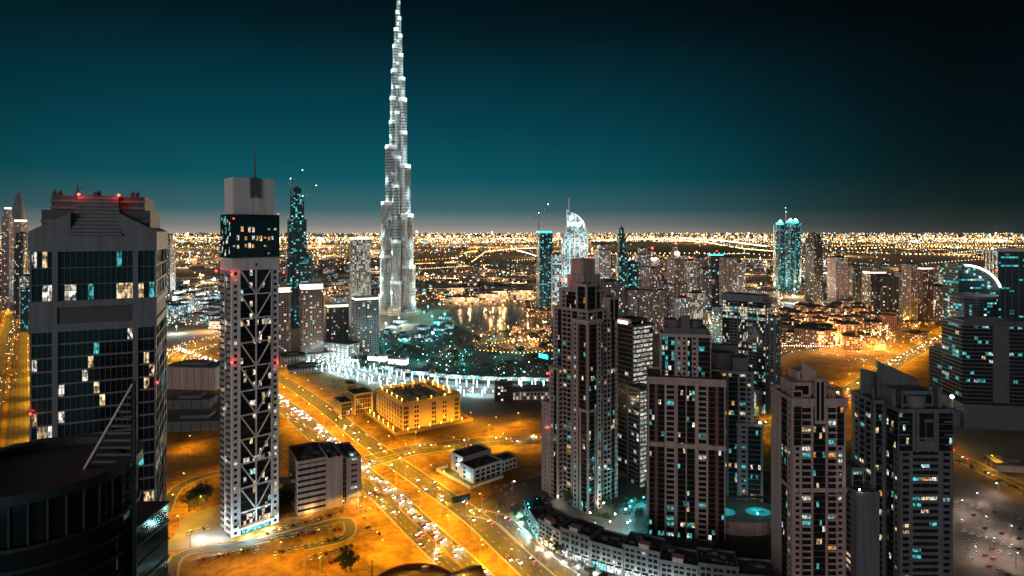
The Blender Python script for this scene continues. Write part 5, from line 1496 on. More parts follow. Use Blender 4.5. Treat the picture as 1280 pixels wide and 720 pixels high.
def grid_fill(key, poly, n, seed, mats, hr, wr, name, cat, group, lab, rot=0.0, minsep=18):
    rn = random.Random(seed)
    us, vs = [p[0] for p in poly], [p[1] for p in poly]
    def inside(u, v):
        c = False
        for (x0, y0), (x1, y1) in zip(poly, poly[1:] + poly[:1]):
            if (y0 > v) != (y1 > v) and u < (x1 - x0) * (v - y0) / (y1 - y0) + x0: c = not c
        return c
    got, tries = [], 0
    v0, v1 = min(vs), max(vs)
    while len(got) < n and tries < n * 60:
        tries += 1
        d_ = rn.uniform(dist(v1), dist(v0)); v = 290 + F * H / d_
        u = rn.uniform(min(us), max(us))
        if not inside(u, v): continue
        p = G(u, v)
        if any(math.dist(p, q[0]) < minsep for q in got): continue
        got.append((p, u, v))
    got.sort(key=lambda g: g[1])
    for i, (p, u, v) in enumerate(got):
        w, d, h = rn.uniform(*wr), rn.uniform(*wr) * .8, rn.uniform(*hr)
        low(name, lab.format(nth(i)), u, v, w, d, h, rn.choice(mats), rot + rn.choice([0, 0, math.pi / 2]) + rn.uniform(-.08, .08), cat, group)
    return [g[0] for g in got]
isl = grid_fill('island', [(600, 404), (625, 400), (695, 402), (695, 445), (640, 446), (605, 425)], 0, 3, ['amber'], (8, 18), (14, 24), 'courtyard_house', 'house', 'old style houses by the lake', '{} amber lit courtyard house from the west by the lake')
q1 = grid_fill('isl', [(655, 386), (695, 384), (695, 402), (665, 398)], 14, 3, ['amber'], (8, 20), (16, 26), 'courtyard_house', 'house', 'amber lit houses on the lake spit', '{} amber lit courtyard house from the west on the lake spit', .2, 16)
q2 = grid_fill('isl2', [(640, 414), (695, 412), (695, 440), (625, 430)], 12, 5, ['amber'], (7, 14), (14, 22), 'courtyard_house', 'house', 'amber lit houses south of the lake', '{} amber lit courtyard house from the west south of the lake', .1, 18)
q3 = grid_fill('old', [(975, 404), (1015, 392), (1062, 392), (1112, 404), (1120, 414), (1092, 420), (1070, 438), (1040, 440), (990, 432), (970, 420)], 44, 8, ['amber', 'amber', 'brown'], (18, 40), (24, 40), 'old_quarter_block', 'apartment block', 'amber lit blocks of the old style quarter', '{} amber lit block from the west in the old style quarter', -.5, 27)
q4 = grid_fill('west', [(205, 398), (205, 378), (278, 372), (345, 372), (345, 400), (280, 412)], 36, 13, ['white', 'grey', 'cyan_bright', 'white'], (14, 30), (30, 60), 'district_block', 'apartment block', 'pale lit blocks of the western district', '{} pale lit block from the west between the nearest tower and the braced tower', -.3, 44)
q5 = grid_fill('west2', [(205, 378), (205, 352), (345, 350), (345, 372)], 14, 14, ['amber', 'grey', 'brown'], (14, 30), (30, 60), 'far_block', 'apartment block', 'far amber blocks of the western district', '{} far amber block from the west in the western district', -.3, 60)
q6 = grid_fill('mid', [(525, 362), (560, 352), (680, 352), (680, 366), (600, 364)], 30, 15, ['amber', 'white', 'teal'], (8, 20), (30, 60), 'far_block', 'apartment block', 'far low blocks north of the lake', '{} far low block from the west north of the lake', 0, 44)
q7 = grid_fill('eastmid', [(862, 392), (905, 376), (965, 372), (968, 395), (905, 405), (872, 410)], 18, 16, ['amber', 'white', 'grey', 'rose'], (12, 40), (24, 44), 'district_block', 'apartment block', 'lit blocks of the eastern district', '{} lit block from the west below the eastern tower row', .2, 40)
q8 = grid_fill('east', [(1030, 392), (1030, 372), (1195, 372), (1195, 392), (1120, 400)], 22, 17, ['grey', 'dark', 'amber', 'white'], (14, 42), (26, 46), 'district_block', 'apartment block', 'dim blocks between the eastern towers', '{} dim block from the west among the eastern towers', 0, 44)
q9 = grid_fill('farleft', [(0, 378), (0, 348), (34, 340), (34, 378)], 8, 18, ['amber', 'white', 'teal'], (14, 60), (30, 50), 'far_block', 'apartment block', 'far blocks beyond the western highway', '{} far block from the west beyond the western highway', 0, 60)
qa = grid_fill('back', [(300, 352), (300, 330), (475, 330), (475, 372), (430, 378), (400, 395)], 44, 19, ['white', 'teal_dim', 'grey'], (10, 26), (34, 60), 'far_block', 'apartment block', 'far blocks behind the crane topped tower', '{} far block from the west behind the crane topped tower', 0, 56)
qc = grid_fill('eastfar', [(735, 372), (735, 330), (860, 326), (1000, 336), (1000, 372), (900, 376)], 40, 23, ['amber', 'rose', 'white', 'grey'], (10, 34), (30, 60), 'far_block', 'apartment block', 'far blocks among the eastern towers', '{} far block from the west among the eastern towers and the dark field', .1, 52)
qd = grid_fill('garden', [(448, 412), (470, 398), (560, 396), (566, 424), (520, 430), (470, 428)], 14, 24, ['cyan_bright'], (4, 9), (14, 30), 'garden_pavilion', 'pavilion', 'low lit pavilions at the foot of the supertall tower', '{} low white lit pavilion from the west below the supertall tower', -.2, 30)
qb = grid_fill('roadside', [(1120, 425), (1130, 408), (1165, 398), (1190, 404), (1150, 424)], 4, 21, ['amber'], (8, 14), (30, 50), 'walled_yard', 'yard', 'low amber walled yards beside the highway', '{} low amber walled yard from the west beside the highway', .6, 46)
mh = thing('mosque', 'small amber floodlit mosque with dome and slim minaret beside the old style quarter', 'mosque', (*G(1092, 436), 0), .3)
q = MB(); q.box(-14, 14, -12, 12, 0, 9); q.build('hall', M['ochre'], mh)
q = MB()
for (r0, a), (r1, c) in zip([(8, 9), (7.6, 12), (6, 15), (3.5, 17.5)], [(7.6, 12), (6, 15), (3.5, 17.5), (.4, 19)]): q.prism(circ(r0, 14), a + .01, c, top=circ(r1, 14))
q.build('dome', M['ochre'], mh)
q = MB(); q.tube((-34, 4, 0), (-34, 4, 30), 2.2, 1.8, 8); q.tube((-34, 4, 30), (-34, 4, 38), 1.4, .2, 8); q.build('minaret', M['ochre'], mh)
for p, pw in (((0, -20, 6), 30000), ((-34, -10, 8), 20000), ((14, -20, 6), 15000)): lamp(mh, p, pw, (1, .62, .25), .6, 'floodlight')

# ------------------------------------------------------------------ street lamps
pole_me = None
def lamp_proto(bulb, hgt=12.0):
    b = MB(); b.tube((0, 0, 0), (0, 0, hgt), .16, .09, 6); b.box(-.35, .35, -.35, .35, 0, .5)
    b.tube((0, 0, hgt - .1), (1.6, 0, hgt + .3), .07, .06, 5)
    h_ = MB(); h_.box(1.2, 2.5, -.32, .32, hgt + .12, hgt + .42)
    g = MB(); g.ball((1.85, 0, hgt + .02), .5, n=8, rings=5, sz=.6)
    return b.mesh('pole', M['metal']), h_.mesh('lamp_head', M['dmetal']), g.mesh('bulb', M[bulb])
PROTO = {'sodium': lamp_proto('b_sodium'), 'white': lamp_proto('b_cool', 9.0)}
LD = {}
def light_data(p, col, r=.5, cut=False):
    k = (p, col, cut)
    if k not in LD:
        d = bpy.data.lights.new('bulb_light', 'SPOT' if cut else 'POINT')
        if cut: d.spot_size = rad(168); d.spot_blend = .25      # a street lamp throws its light down
        d.energy = p; d.color = col; d.shadow_soft_size = r; LD[k] = d
    return LD[k]
def street_lamp(x, y, a, label, group, kind='sodium', power=0, col=(1, .47, .07)):
    r = thing('street_lamp', label, 'street lamp', (x, y, 0), a, group)
    p, h_, g = PROTO[kind]
    link('pole', p, r); link('lamp_head', h_, r); link('bulb', g, r)
    if power: link('bulb_light', light_data(power * 1.15, col, .5, True), r, (1.85, 0, 11.4 if kind == 'sodium' else 8.4))
    return r
SOD = (1, .47, .012)
def line_lamps(key, spacing, off, power, lab, group, inframe=True, start=0, kind='sodium', col=SOD):
    i = 0
    for x, y, a in walk(ROADS[key], spacing, off, start):
        if y < 250: continue
        u, v = 640 + F * x / y, 290 + F * H / y
        if inframe and not (-60 < u < 1340 and v < 800): continue
        street_lamp(x, y, a + (math.pi / 2 if off > 0 else -math.pi / 2), lab.format(nth(i)), group, kind, power, col); i += 1
line_lamps('main', 46, 14.5, 21000, '{} sodium street lamp from the north on the east kerb of the avenue', 'street lamps along the avenue')
line_lamps('main', 46, -14.5, 21000, '{} sodium street lamp from the north on the west kerb of the avenue', 'street lamps along the avenue', start=23)
line_lamps('second', 52, 11.5, 20000, '{} sodium street lamp from the north on the east side of the parallel road', 'street lamps along the parallel road')
line_lamps('second', 52, -11.5, 20000, '{} sodium street lamp from the north on the west side of the parallel road', 'street lamps along the parallel road', start=26)
line_lamps('cross', 50, 15.5, 32000, '{} sodium street lamp from the west on the near kerb of the cross highway', 'street lamps along the cross highway')
line_lamps('cross', 70, -15.5, 32000, '{} sodium street lamp from the west on the far kerb of the cross highway', 'street lamps along the cross highway')
line_lamps('ring', 44, 7, 14000, '{} sodium street lamp from the west on the ring lane behind the braced tower', 'street lamps round the braced tower')
line_lamps('loop', 48, -6, 10000, '{} sodium street lamp from the west along the car park lane', 'street lamps round the braced tower')
line_lamps('right', 46, -9.5, 12000, '{} sodium street lamp from the west on the road past the east car park', 'street lamps on the east car park road')
line_lamps('left', 80, 24, 40000, '{} sodium street lamp from the south on the near side of the western highway', 'street lamps on the western highway')
line_lamps('left', 80, -24, 40000, '{} sodium street lamp from the south on the far side of the western highway', 'street lamps on the western highway')
line_lamps('curve', 60, 14, 26000, '{} sodium street lamp from the west on the curved ramp', 'street lamps on the curved ramp')
line_lamps('curve2', 60, -9, 26000, '{} sodium street lamp from the south on the inner ramp', 'street lamps on the curved ramp')
line_lamps('westlink', 60, 8, 14000, '{} sodium street lamp from the west on the link road below the old style quarter', 'street lamps on the link road')
line_lamps('strip', 30, 8, 900, '{} white street lamp from the west along the shop street', 'white lamps along the shop street', kind='white', col=(.6, .98, 1))
SANDL = [(470, 640), (430, 560), (420, 600), (470, 690), (545, 690), (600, 700), (560, 650), (380, 500), (420, 540), (455, 640), (480, 700), (540, 600), (610, 580), (650, 530), (225, 665), (240, 560), (250, 640), (350, 700), (300, 710), (400, 720), (620, 535), (590, 530)]
for i, (u, v) in enumerate(sorted(SANDL)):
    x, y = G(u, v); street_lamp(x, y, RN.uniform(0, 6), '{} lone sodium lamp from the west on the open sand'.format(nth(i)), 'lone lamps on the open sand', 'sodium', 19000, SOD)
FIELD = [(1010, 470), (1060, 460), (1090, 425), (1130, 436), (1160, 412), (940, 520), (1080, 520), (1040, 545), (1110, 480)]
for i, (u, v) in enumerate(sorted(FIELD)):
    x, y = G(u, v); street_lamp(x, y, RN.uniform(0, 6), '{} lone sodium lamp from the west on the sandy field by the highway'.format(nth(i)), 'lone lamps on the sandy field', 'sodium', 9000, SOD)
CP = [(1205, 640), (1230, 660), (1262, 672), (1248, 618), (1215, 700), (1270, 710), (1240, 690), (1222, 630)]
for i, (u, v) in enumerate(sorted(CP)):
    x, y = G(u, v); street_lamp(x, y, RN.uniform(0, 6), '{} white lamp from the west in the east car park'.format(nth(i)), 'white lamps in the east car park', 'white', 4200, (1, .72, .55))
x, y = G(1190, 560); sl_ = thing('floodlight_mast', 'tall floodlight mast with one dazzling white lamp beside the dark office', 'floodlight', (x, y, 0))
q = MB(); q.tube((0, 0, 0), (0, 0, 48), .4, .2); q.build('mast', M['metal'], sl_); q = MB(); q.ball((0, 0, 48.8), 1.7); q.build('lamp_globe', M['b_cool'], sl_); lamp(sl_, (0, -3, 48), 9000, (.7, 1, .97))

# bright columns lining the boulevard
colm = MB(); colm.tube((0, 0, 1.2), (0, 0, 9.5), .5, .5, 8); col_me = colm.mesh('glowing_shaft', bulb_mat('column_light', (.72, .98, 1), 4.5))
cb = MB(); cb.tube((0, 0, 0), (0, 0, 1.19), 1.0, .9, 8); cb.tube((0, 0, 9.51), (0, 0, 10.2), .9, .5, 8); cbm = cb.mesh('base', M['metal'])
i = 0
for off in (16, -16, 30, -30):
    for j, (x, y, a) in enumerate(walk(ROADS['boulevard'], 15 if abs(off) == 16 else 22, off, 3)):
        r = thing('light_column', '{} glowing white column from the west in the {} row of the boulevard'.format(nth(j), {16: 'near kerb', -16: 'far kerb', 30: 'near garden', -30: 'far garden'}[off]), 'light column', (x, y, 0), 0, 'glowing columns along the boulevard')
        link('glowing_shaft', col_me, r); link('base', cbm, r)
        if abs(off) == 16 and j % 2 == 0: link('bulb_light', light_data(20000, (.62, .97, 1.0)), r, (0, -1.8, 8))
        i += 1
for k in range(14):
    u = 396 + k * 21.5; v = 441 + 33 * (1 - (1 - min(1, k / 9)) ** 1.7) if k < 10 else 475 + (k - 9) * .4
    x, y = G(u, v); r = thing('arcade_shop', nth(k) + ' low white lit arcade shop from the west on the far side of the boulevard', 'arcade shop', (x, y, 0), rad(-30 + 3 * k) if k < 10 else 0, 'arcade shops along the boulevard')
    q = MB(); q.box(-12, 12, 0, 9, 0, 5.5); q.build('shop_wall', M['pale'], r); q = MB(); q.box(-13, 13, -2.5, 10, 5.51, 6.1); q.build('roof', M['roof'], r)
    for j in range(4):
        q = MB(); q.box(-11 + j * 5.7, -6.4 + j * 5.7, -.12, -.02, .5, 4.6); q.build('shopfront', M['shop_white' if (j + k) % 3 else 'shop_teal'], r)
    if k % 2 == 0: link('bulb_light', light_data(9000, (.7, 1, .98)), r, (0, -4, 4.5))
for k, (u, v) in enumerate(((472, 451), (498, 455))):
    p_ = thing('glowing_pavilion', ['western of two glowing white pavilions by the park', 'eastern of two glowing white pavilions by the park'][k], 'pavilion', (*G(u, v), 0), -.2)
    q = MB(); q.box(-14, 14, -6, 6, .4, 8); q.build('lit_hall', bulb_mat('pavilion_glow', (.95, 1, .95), 2.6), p_); q = MB(); q.box(-15, 15, -7, 7, 8.01, 9); q.build('roof', M['white'], p_); q = MB(); q.box(-15, 15, -7, 7, 0, .39); q.build('base_slab', M['white'], p_)

# ------------------------------------------------------------------ cars
CARM = [new_mat('car_paint', c, .3, .1) for c in ((.55, .55, .54), (.03, .03, .035), (.30, .31, .33), (.30, .03, .025), (.45, .42, .36))]
CN = ['white', 'black', 'silver', 'red', 'sand coloured']
def car_meshes(paint, lights, i):
    b = MB()
    sec = [(-2.25, .45, .75, .80), (-2.1, .32, .95, .86), (-.9, .30, 1.0, .9), (.9, .30, 1.0, .9), (2.0, .32, .85, .86), (2.25, .45, .7, .8)]
    for (x0, a0, t0, w0), (x1, a1, t1, w1) in zip(sec, sec[1:]):
        k = len(b.v)
        b.v += [(x0, -w0, a0), (x0, w0, a0), (x0, w0, t0), (x0, -w0, t0), (x1, -w1, a1), (x1, w1, a1), (x1, w1, t1), (x1, -w1, t1)]
        b.f += [(k, k + 4, k + 7, k + 3), (k + 1, k + 2, k + 6, k + 5), (k + 3, k + 7, k + 6, k + 2), (k, k + 1, k + 5, k + 4)]; b.m += [0] * 4; b.uv += [(0, 0)] * 16
    b.quad((-2.25, -.8, .45), (-2.25, -.8, .75), (-2.25, .8, .75), (-2.25, .8, .45)); b.quad((2.25, -.8, .45), (2.25, .8, .45), (2.25, .8, .7), (2.25, -.8, .7))
    b.quad((-1.2, -.62, 1.462), (.5, -.62, 1.462), (.5, .62, 1.462), (-1.2, .62, 1.462))
    g = MB(); g.prism([(-1.75, -.8), (1.2, -.8), (1.2, .8), (-1.75, .8)], .99, 1.455, top=[(-1.25, -.66), (.55, -.66), (.55, .66), (-1.25, .66)])
    w = MB(); w.tube((0, -.1, 0), (0, .1, 0), .33, n=8)
    return b.mesh('body', CARM[i]), g.mesh('cabin_glass', M['glass']), w.mesh('wheel', M['dmetal'])
CAR = [car_meshes(c, 0, i) for i, c in enumerate(CARM)]
hb = MB(); hb.ball((0, 0, 0), .30, n=6, rings=4); HEAD = hb.mesh('headlight', bulb_mat('headlight_bulb', (1, .90, .80), 26)); TAIL = hb.mesh('tail_light', bulb_mat('tail_bulb', (1, .05, .03), 10))
def car(x, y, a, label, group, name='parked_car', lights=None, wheels=False, z=.06, ci=None, glow=0):
    ci = RN.choices(range(5), (5, 3, 3, 1, 2))[0] if ci is None else ci
    r = thing(name, label.format(CN[ci]), 'car', (x, y, z), a, group)
    bm, gm, wm = CAR[ci]
    link('body', bm, r); link('cabin_glass', gm, r)
    if wheels:
        for px in (-1.4, 1.4):
            for py in (-.85, .85): link('wheel', wm, r, (px, py, .33))
    if lights:
        for py in (-.58, .58):
            link('headlight', HEAD, r, (2.3, py, .66)); link('tail_light', TAIL, r, (-2.3, py, .74))
        if glow: link('headlight_beam', light_data(glow, (1, .86, .76), .3), r, (4.2, 0, 1.0))
    return r
# rows in the sandy car park
ROWS = [((245, 702), (330, 684), 14, 'lowest western'), ((330, 678), (428, 655), 16, 'tower side'), ((356, 672), (428, 662), 11, 'second'), ((330, 668), (430, 640), 13, 'lane side'), ((340, 694), (430, 672), 11, 'third'), ((384, 700), (442, 682), 9, 'fourth'), ((410, 705), (440, 695), 5, 'lowest eastern'), ((232, 668), (262, 660), 6, 'forecourt')]
for ri, (p0, p1, n, nm) in enumerate(ROWS):
    a, b_ = G(*p0), G(*p1)
    n2 = max(n, int(math.dist(a, b_) / 4.3)); hd = math.atan2(b_[1] - a[1], b_[0] - a[0])
    j = 0
    for k in range(n2):
        if RN.random() < .08: continue
        f_ = (k + .5) / n2
        car(a[0] + (b_[0] - a[0]) * f_, a[1] + (b_[1] - a[1]) * f_, hd + math.pi / 2 * RN.choice([1, -1]) + RN.uniform(-.05, .05), '{} car, ' + nth(j) + ' from west in the ' + nm + ' row of the sandy car park', 'cars parked in the sandy car park', wheels=True); j += 1
for i, (u, v) in enumerate(((450, 640), (455, 648), (460, 660), (466, 664), (474, 668), (448, 634), (462, 638), (545, 612), (320, 690), (343, 697), (352, 690))):
    x, y = G(u, v); car(x, y, RN.uniform(0, 3), '{} car parked loose on the open sand, ' + nth(i) + ' of its kind', 'cars parked loose on the sand', wheels=True)
for ri, (u0, u1, v) in enumerate(((606, 632, 622), (612, 640, 615), (620, 655, 609), (628, 668, 632))):
    a, b_ = G(u0, v), G(u1, v - 4); n2 = int(math.dist(a, b_) / 5.5)
    for k in range(n2):
        f_ = k / max(1, n2 - 1)
        car(a[0] + (b_[0] - a[0]) * f_, a[1] + (b_[1] - a[1]) * f_, 1.2, '{} parked car, ' + nth(k) + ' from the west in the ' + ORD[ri] + ' row of the dark lot', 'cars parked in the dark lot', ci=RN.choice([0, 0, 2, 3]))
dl = G(640, 616); dl_ = thing('lot_lamp', 'lamp post lighting the rows of the dark lot by the tallest residential tower', 'street lamp', (*dl, 0)); link('pole', PROTO['white'][0], dl_); link('bulb', PROTO['white'][2], dl_); lamp(dl_, (1.85, 0, 8.2), 1500, (1, .5, .35))
for ri in range(7):
    a, b_ = G(1196 + ri * 3, 628 + ri * 12), G(1285, 652 + ri * 13)
    n2 = int(math.dist(a, b_) / 4.2)
    j = 0
    for k in range(n2):
        if RN.random() < .25: continue
        f_ = k / n2
        car(a[0] + (b_[0] - a[0]) * f_, a[1] + (b_[1] - a[1]) * f_, RN.choice([.5, 3.6]), '{} car, ' + nth(j) + ' from west in the ' + ORD[ri] + ' row of the east car park', 'cars parked in the east car park'); j += 1
# traffic
def traffic(key, offs, sp, lab, group, rev, glow_every=0, glow=0, jitter=.5, ymax=1300, n=999):
    j = 0
    for off in offs:
        for x, y, a in walk(ROADS[key], sp, off, RN.uniform(0, sp)):
            if y < 300 or y > ymax or j >= n: continue
            u, v = 640 + F * x / y, 290 + F * H / y
            if not (0 < u < 1280 and v < 722): continue
            if RN.random() < .25: continue
            d_ = RN.uniform(-jitter, jitter) * sp * .6
            car(x + math.cos(a) * d_, y + math.sin(a) * d_, a + (math.pi if rev else 0), '{} car, ' + nth(j) + ' from the far end, ' + lab, group, 'car', True, glow=glow if glow_every and j % glow_every == 0 else 0); j += 1
traffic('main', (-3, -6.4, -9.6), 14, 'coming along the avenue', 'cars coming along the avenue', False, 1, 420)
traffic('main', (3, 6.4, 9.6), 30, 'leaving along the avenue', 'cars leaving along the avenue', True, 2, 420)
traffic('second', (2.5, 6), 46, 'on the parallel road', 'cars on the parallel road', False, 0, 0, ymax=700)
traffic('second', (-2.5, -6), 46, 'leaving on the parallel road', 'cars leaving on the parallel road', True, 0, 0, ymax=700)
traffic('cross', (-4, -8), 34, 'eastbound on the cross highway', 'cars eastbound on the cross highway', True, 3, 900)
traffic('cross', (4, 8), 30, 'westbound on the cross highway', 'cars westbound on the cross highway', False, 2, 900)
traffic('strip', (-3,), 24, 'on the shop street', 'cars on the shop street', True, 0, 0)
traffic('right', (-4, 4), 40, 'on the east road', 'cars on the east road', True)

tk = MB()
for k in range(60):
    p = [G(*c) for c in ((RN.uniform(330, 640), RN.uniform(520, 700)),)][0]; a = RN.uniform(0, 6.28); cur_ = RN.uniform(-.02, .02); ln = []
    for j in range(16):
        ln.append(p); a += cur_ * 8; p = (p[0] + 8 * math.cos(a), p[1] + 8 * math.sin(a))
    for o in (-1, 1): ribbon(tk, ln, o - .4, o + .4, .036 + k * .0004)
tag(tk.build('wheel_tracks', new_mat('track', (.17, .10, .03), .95)), kind='structure')
# gantry by the lot, curved construction ring at the lower edge
gx, gy = G(567, 645)
gt = thing('sign_gantry', 'curved arm sign gantry reaching over the parallel road', 'gantry', (gx, gy, 0), .5)
q = MB(); arc_ = [(-9 * math.cos(t_), 0, 11 * math.sin(t_)) for t_ in [math.pi / 2 * k / 8 for k in range(9)]]
for p0, p1 in zip(arc_, arc_[1:]): q.tube(p0, p1, .4, n=6)
q.build('arm', M['dmetal'], gt)
q = MB(); q.box(-1, 13, -.3, .3, 9, 13.5); q.build('sign_board', M['teal_glass'], gt); 
rx, ry = G(516, 742)
rgd = thing('round_pit', 'round sunken building site with a dark rim at the lower edge', 'building site', (rx, ry, 0))
q = MB(); ro, ri_ = circ(27, 40), circ(25.5, 40)
for k in range(40):
    j = (k + 1) % 40
    q.quad((*ro[k], .1), (*ro[j], .1), (*ro[j], 3), (*ro[k], 3)); q.quad((*ri_[j], .1), (*ri_[k], .1), (*ri_[k], 3), (*ri_[j], 3)); q.quad((*ro[k], 3), (*ro[j], 3), (*ri_[j], 3), (*ri_[k], 3))
q.build('rim', M['brown'], rgd)
q = MB(); q.prism(circ(25.4, 40), .1, .5); q.build('floor', M['earth'], rgd)
for k in range(9):
    an = k * .7; q = MB(); r_ = 15 + (k % 3) * 4; q.box(r_ * math.cos(an) - 2.5, r_ * math.cos(an) + 2.5, r_ * math.sin(an) - 1.4, r_ * math.sin(an) + 1.4, .5, 2.5); q.build('site_hut', M['beige'], rgd)
q = MB(); q.tube((-24, 4, 0), (-24, 4, 17), .35, .25, 6); q.build('mast', M['dmetal'], rgd)
kh = thing('kiosk', 'small gabled kiosk roof at the lower edge beside the avenue', 'kiosk', (*G(582, 735), 0), .6)
q = MB(); q.box(-9, 9, -6, 6, 0, 7); q.build('wall', M['dgrey'], kh); q = MB(); q.prism([(-10, -7), (10, -7), (10, 7), (-10, 7)], 7.01, 10, top=[(-10, -.3), (10, -.3), (10, .3), (-10, .3)]); q.build('roof', M['roof'], kh)

# ------------------------------------------------------------------ trees
def crown_mesh(r, n, seed, mat):
    rn = random.Random(seed); b = MB()
    cl = [(rn.gauss(0, .45) * r, rn.gauss(0, .45) * r, rn.gauss(0, .3) * r, rn.uniform(.3, .55) * r) for _ in range(9)]
    for _ in range(n):
        cx, cyy, cz, cr = rn.choice(cl)
        d = Vector((rn.gauss(0, 1), rn.gauss(0, 1), rn.gauss(0, 1))).normalized() * cr * rn.random() ** .4
        p = Vector((cx, cyy, cz)) + d
        e1 = Vector((rn.gauss(0, 1), rn.gauss(0, 1), rn.gauss(0, .6))).normalized(); e2 = e1.orthogonal().normalized(); s = rn.uniform(.22, .5)
        b.quad(tuple(p - e1 * s - e2 * s * .5), tuple(p + e1 * s - e2 * s * .5), tuple(p + e1 * s + e2 * s * .5), tuple(p - e1 * s + e2 * s * .5))
    return b.mesh('crown', M[mat])
def palm_mesh(seed):
    rn = random.Random(seed); b = MB()
    for k in range(16):
        an = k * 2.4; up = rn.uniform(.1, .9); pr = Vector((0, 0, 0)); d = Vector((math.cos(an), math.sin(an), up)); sd = Vector((-math.sin(an), math.cos(an), 0))
        for s in range(4):
            nx = pr + d * .85; w0, w1 = .42 * (1 - s * .22), .42 * (1 - (s + 1) * .22)
            b.quad(tuple(pr - sd * w0), tuple(pr + sd * w0), tuple(nx + sd * w1), tuple(nx - sd * w1)); pr = nx; d = d + Vector((0, 0, -.42))
    return b.mesh('crown', M['palm'])
tb = MB(); tb.tube((0, 0, 0), (0, 0, 3.6), .22, .14, 6); tb.tube((0, 0, 2.2), (1.0, .4, 4.0), .1, .05, 5); tb.tube((0, 0, 2.4), (-.8, .7, 4.2), .1, .05, 5); TRUNK = tb.mesh('trunk', M['trunk'])
pb_ = MB(); pb_.tube((0, 0, 0), (.2, 0, 4), .2, .16, 6); pb_.tube((.2, 0, 4), (.1, 0, 8), .16, .14, 6); PTR = pb_.mesh('trunk', M['trunk'])
CROWNS = [crown_mesh(3.0, 330, s, 'leaf') for s in range(3)]; PALMS = [palm_mesh(s) for s in range(2)]
def tree(x, y, label, group, palm=False, s=1.0, z=0):
    r = thing('palm_tree' if palm else 'tree', label, 'palm tree' if palm else 'tree', (x, y, z), RN.uniform(0, 6.28), group); r.scale = (s, s, s * RN.uniform(.85, 1.2))
    link('trunk', PTR if palm else TRUNK, r); link('crown', RN.choice(PALMS if palm else CROWNS), r, (.1, 0, 8) if palm else (0, 0, 5.2))
def tree_row(pts, lab, group, palm=False, s=(.8, 1.2)):
    for i, (x, y) in enumerate(sorted(pts)): tree(x, y, lab.format(nth(i)), group, palm, RN.uniform(*s))
tree_row([(x, y) for x, y, a in walk(ROADS['strip'], 11, -9, 20) if y > 330], '{} small tree from the west along the shop street', 'small trees along the shop street')
tree_row([G(RN.uniform(690, 810), RN.uniform(610, 655)) for _ in range(26)], '{} dark tree from the west in the court behind the shop terrace', 'dark trees in the court')
tree_row([G(RN.uniform(885, 965), RN.uniform(640, 668)) for _ in range(18)], '{} palm from the west below the pool terrace', 'palms below the pool terrace', True)
tree_row([G(352, 630), G(356, 636), G(358, 625), G(349, 638), G(247, 632), G(252, 628), G(258, 631), G(243, 637), G(236, 640)], '{} tree from the west at the foot of the braced tower', 'trees at the foot of the braced tower', False, (1.3, 1.9))
tree_row([G(RN.uniform(430, 690), RN.uniform(418, 470)) for _ in range(90)], '{} park tree from the west in the dark park', 'trees in the dark park', False, (1.2, 2.2))
tree_row([G(RN.uniform(1195, 1280), 0) if False else (x, y) for x, y, a in walk(ROADS['right'], 14, 12, 10)], '{} bush from the west between the east road and the car park', 'bushes by the east car park', False, (.5, .8))
tree_row([G(428 + i_ * 2.2, 707 + (i_ % 3) * 4) for i_ in range(6)], '{} tree from the west at the corner of the sandy car park', 'trees at the corner of the sandy car park', False, (.9, 1.3))
tree_row([(x, y) for x, y, a in walk(ROADS['boulevard'], 26, 24, 6)], '{} palm from the west along the near side of the boulevard', 'palms along the boulevard', True)

# park lamps (teal and white globes)
gp = MB(); gp.tube((0, 0, 0), (0, 0, 5), .12, .1, 5); GPOLE = gp.mesh('pole', M['dmetal'])
gg = MB(); gg.ball((0, 0, 5.4), .5, n=7, rings=5); GT = gg.mesh('globe', M['b_teal']); GW = gg.mesh('globe', M['b_cool'])
pk = sorted(G(RN.uniform(430, 690), RN.uniform(415, 478)) for _ in range(95))
for i, (x, y) in enumerate(pk):
    r = thing('park_lamp', '{} globe lamp from the west in the dark park'.format(nth(i)), 'park lamp', (x, y, 0), 0, 'globe lamps in the dark park')
    tl_ = RN.random() < .55
    link('pole', GPOLE, r); link('globe', GT if tl_ else GW, r)
    if i % 3 == 0: link('bulb_light', light_data(12000, (.1, .95, 1) if tl_ else (.75, 1, .93)), r, (0, -1.2, 5))
for i, (u, v, pw, rr) in enumerate(((548, 416, 44000, 2.6), (540, 405, 36000, 1.8), (556, 402, 34000, 1.5), (535, 392, 15000, 1.7), (541, 428, 9000, 2.0), (549, 388, 30000, 1.2), (530, 399, 30000, 1.3))):
    x, y = G(u, v); r = thing('floodlight_mast', nth(i) + ' floodlight mast in the teal lit garden at the foot of the supertall tower', 'floodlight', (x, y, 0), 0, 'floodlights at the foot of the supertall tower')
    q = MB(); q.tube((0, 0, 0), (0, 0, 16), .3, .2); q.build('mast', M['metal'], r); q = MB(); q.ball((0, 0, 16 + rr), rr, n=8, rings=6); q.build('lamp_globe', M['b_teal'] if i != 4 else M['b_cool'], r); lamp(r, (0, -3, 15), pw, (.06, .9, 1), 1)
def inside(poly, u, v):
    c = False
    for (x0, y0), (x1, y1) in zip(poly, poly[1:] + poly[:1]):
        if (y0 > v) != (y1 > v) and u < (x1 - x0) * (v - y0) / (y1 - y0) + x0: c = not c
    return c
DARK = [[(572, 384), (655, 384), (662, 395), (640, 413), (590, 414), (565, 400)], [(520, 334), (520, 318), (575, 316), (560, 332)], [(575, 331), (600, 316), (672, 318), (672, 334)], [(735, 314), (740, 302), (860, 303), (930, 312), (1000, 322), (990, 330), (800, 318)], [(1060, 330), (1060, 318), (1200, 320), (1260, 326), (1280, 340), (1200, 335)],
        [(205, 352), (205, 334), (300, 338), (470, 340), (470, 350), (300, 352)]]
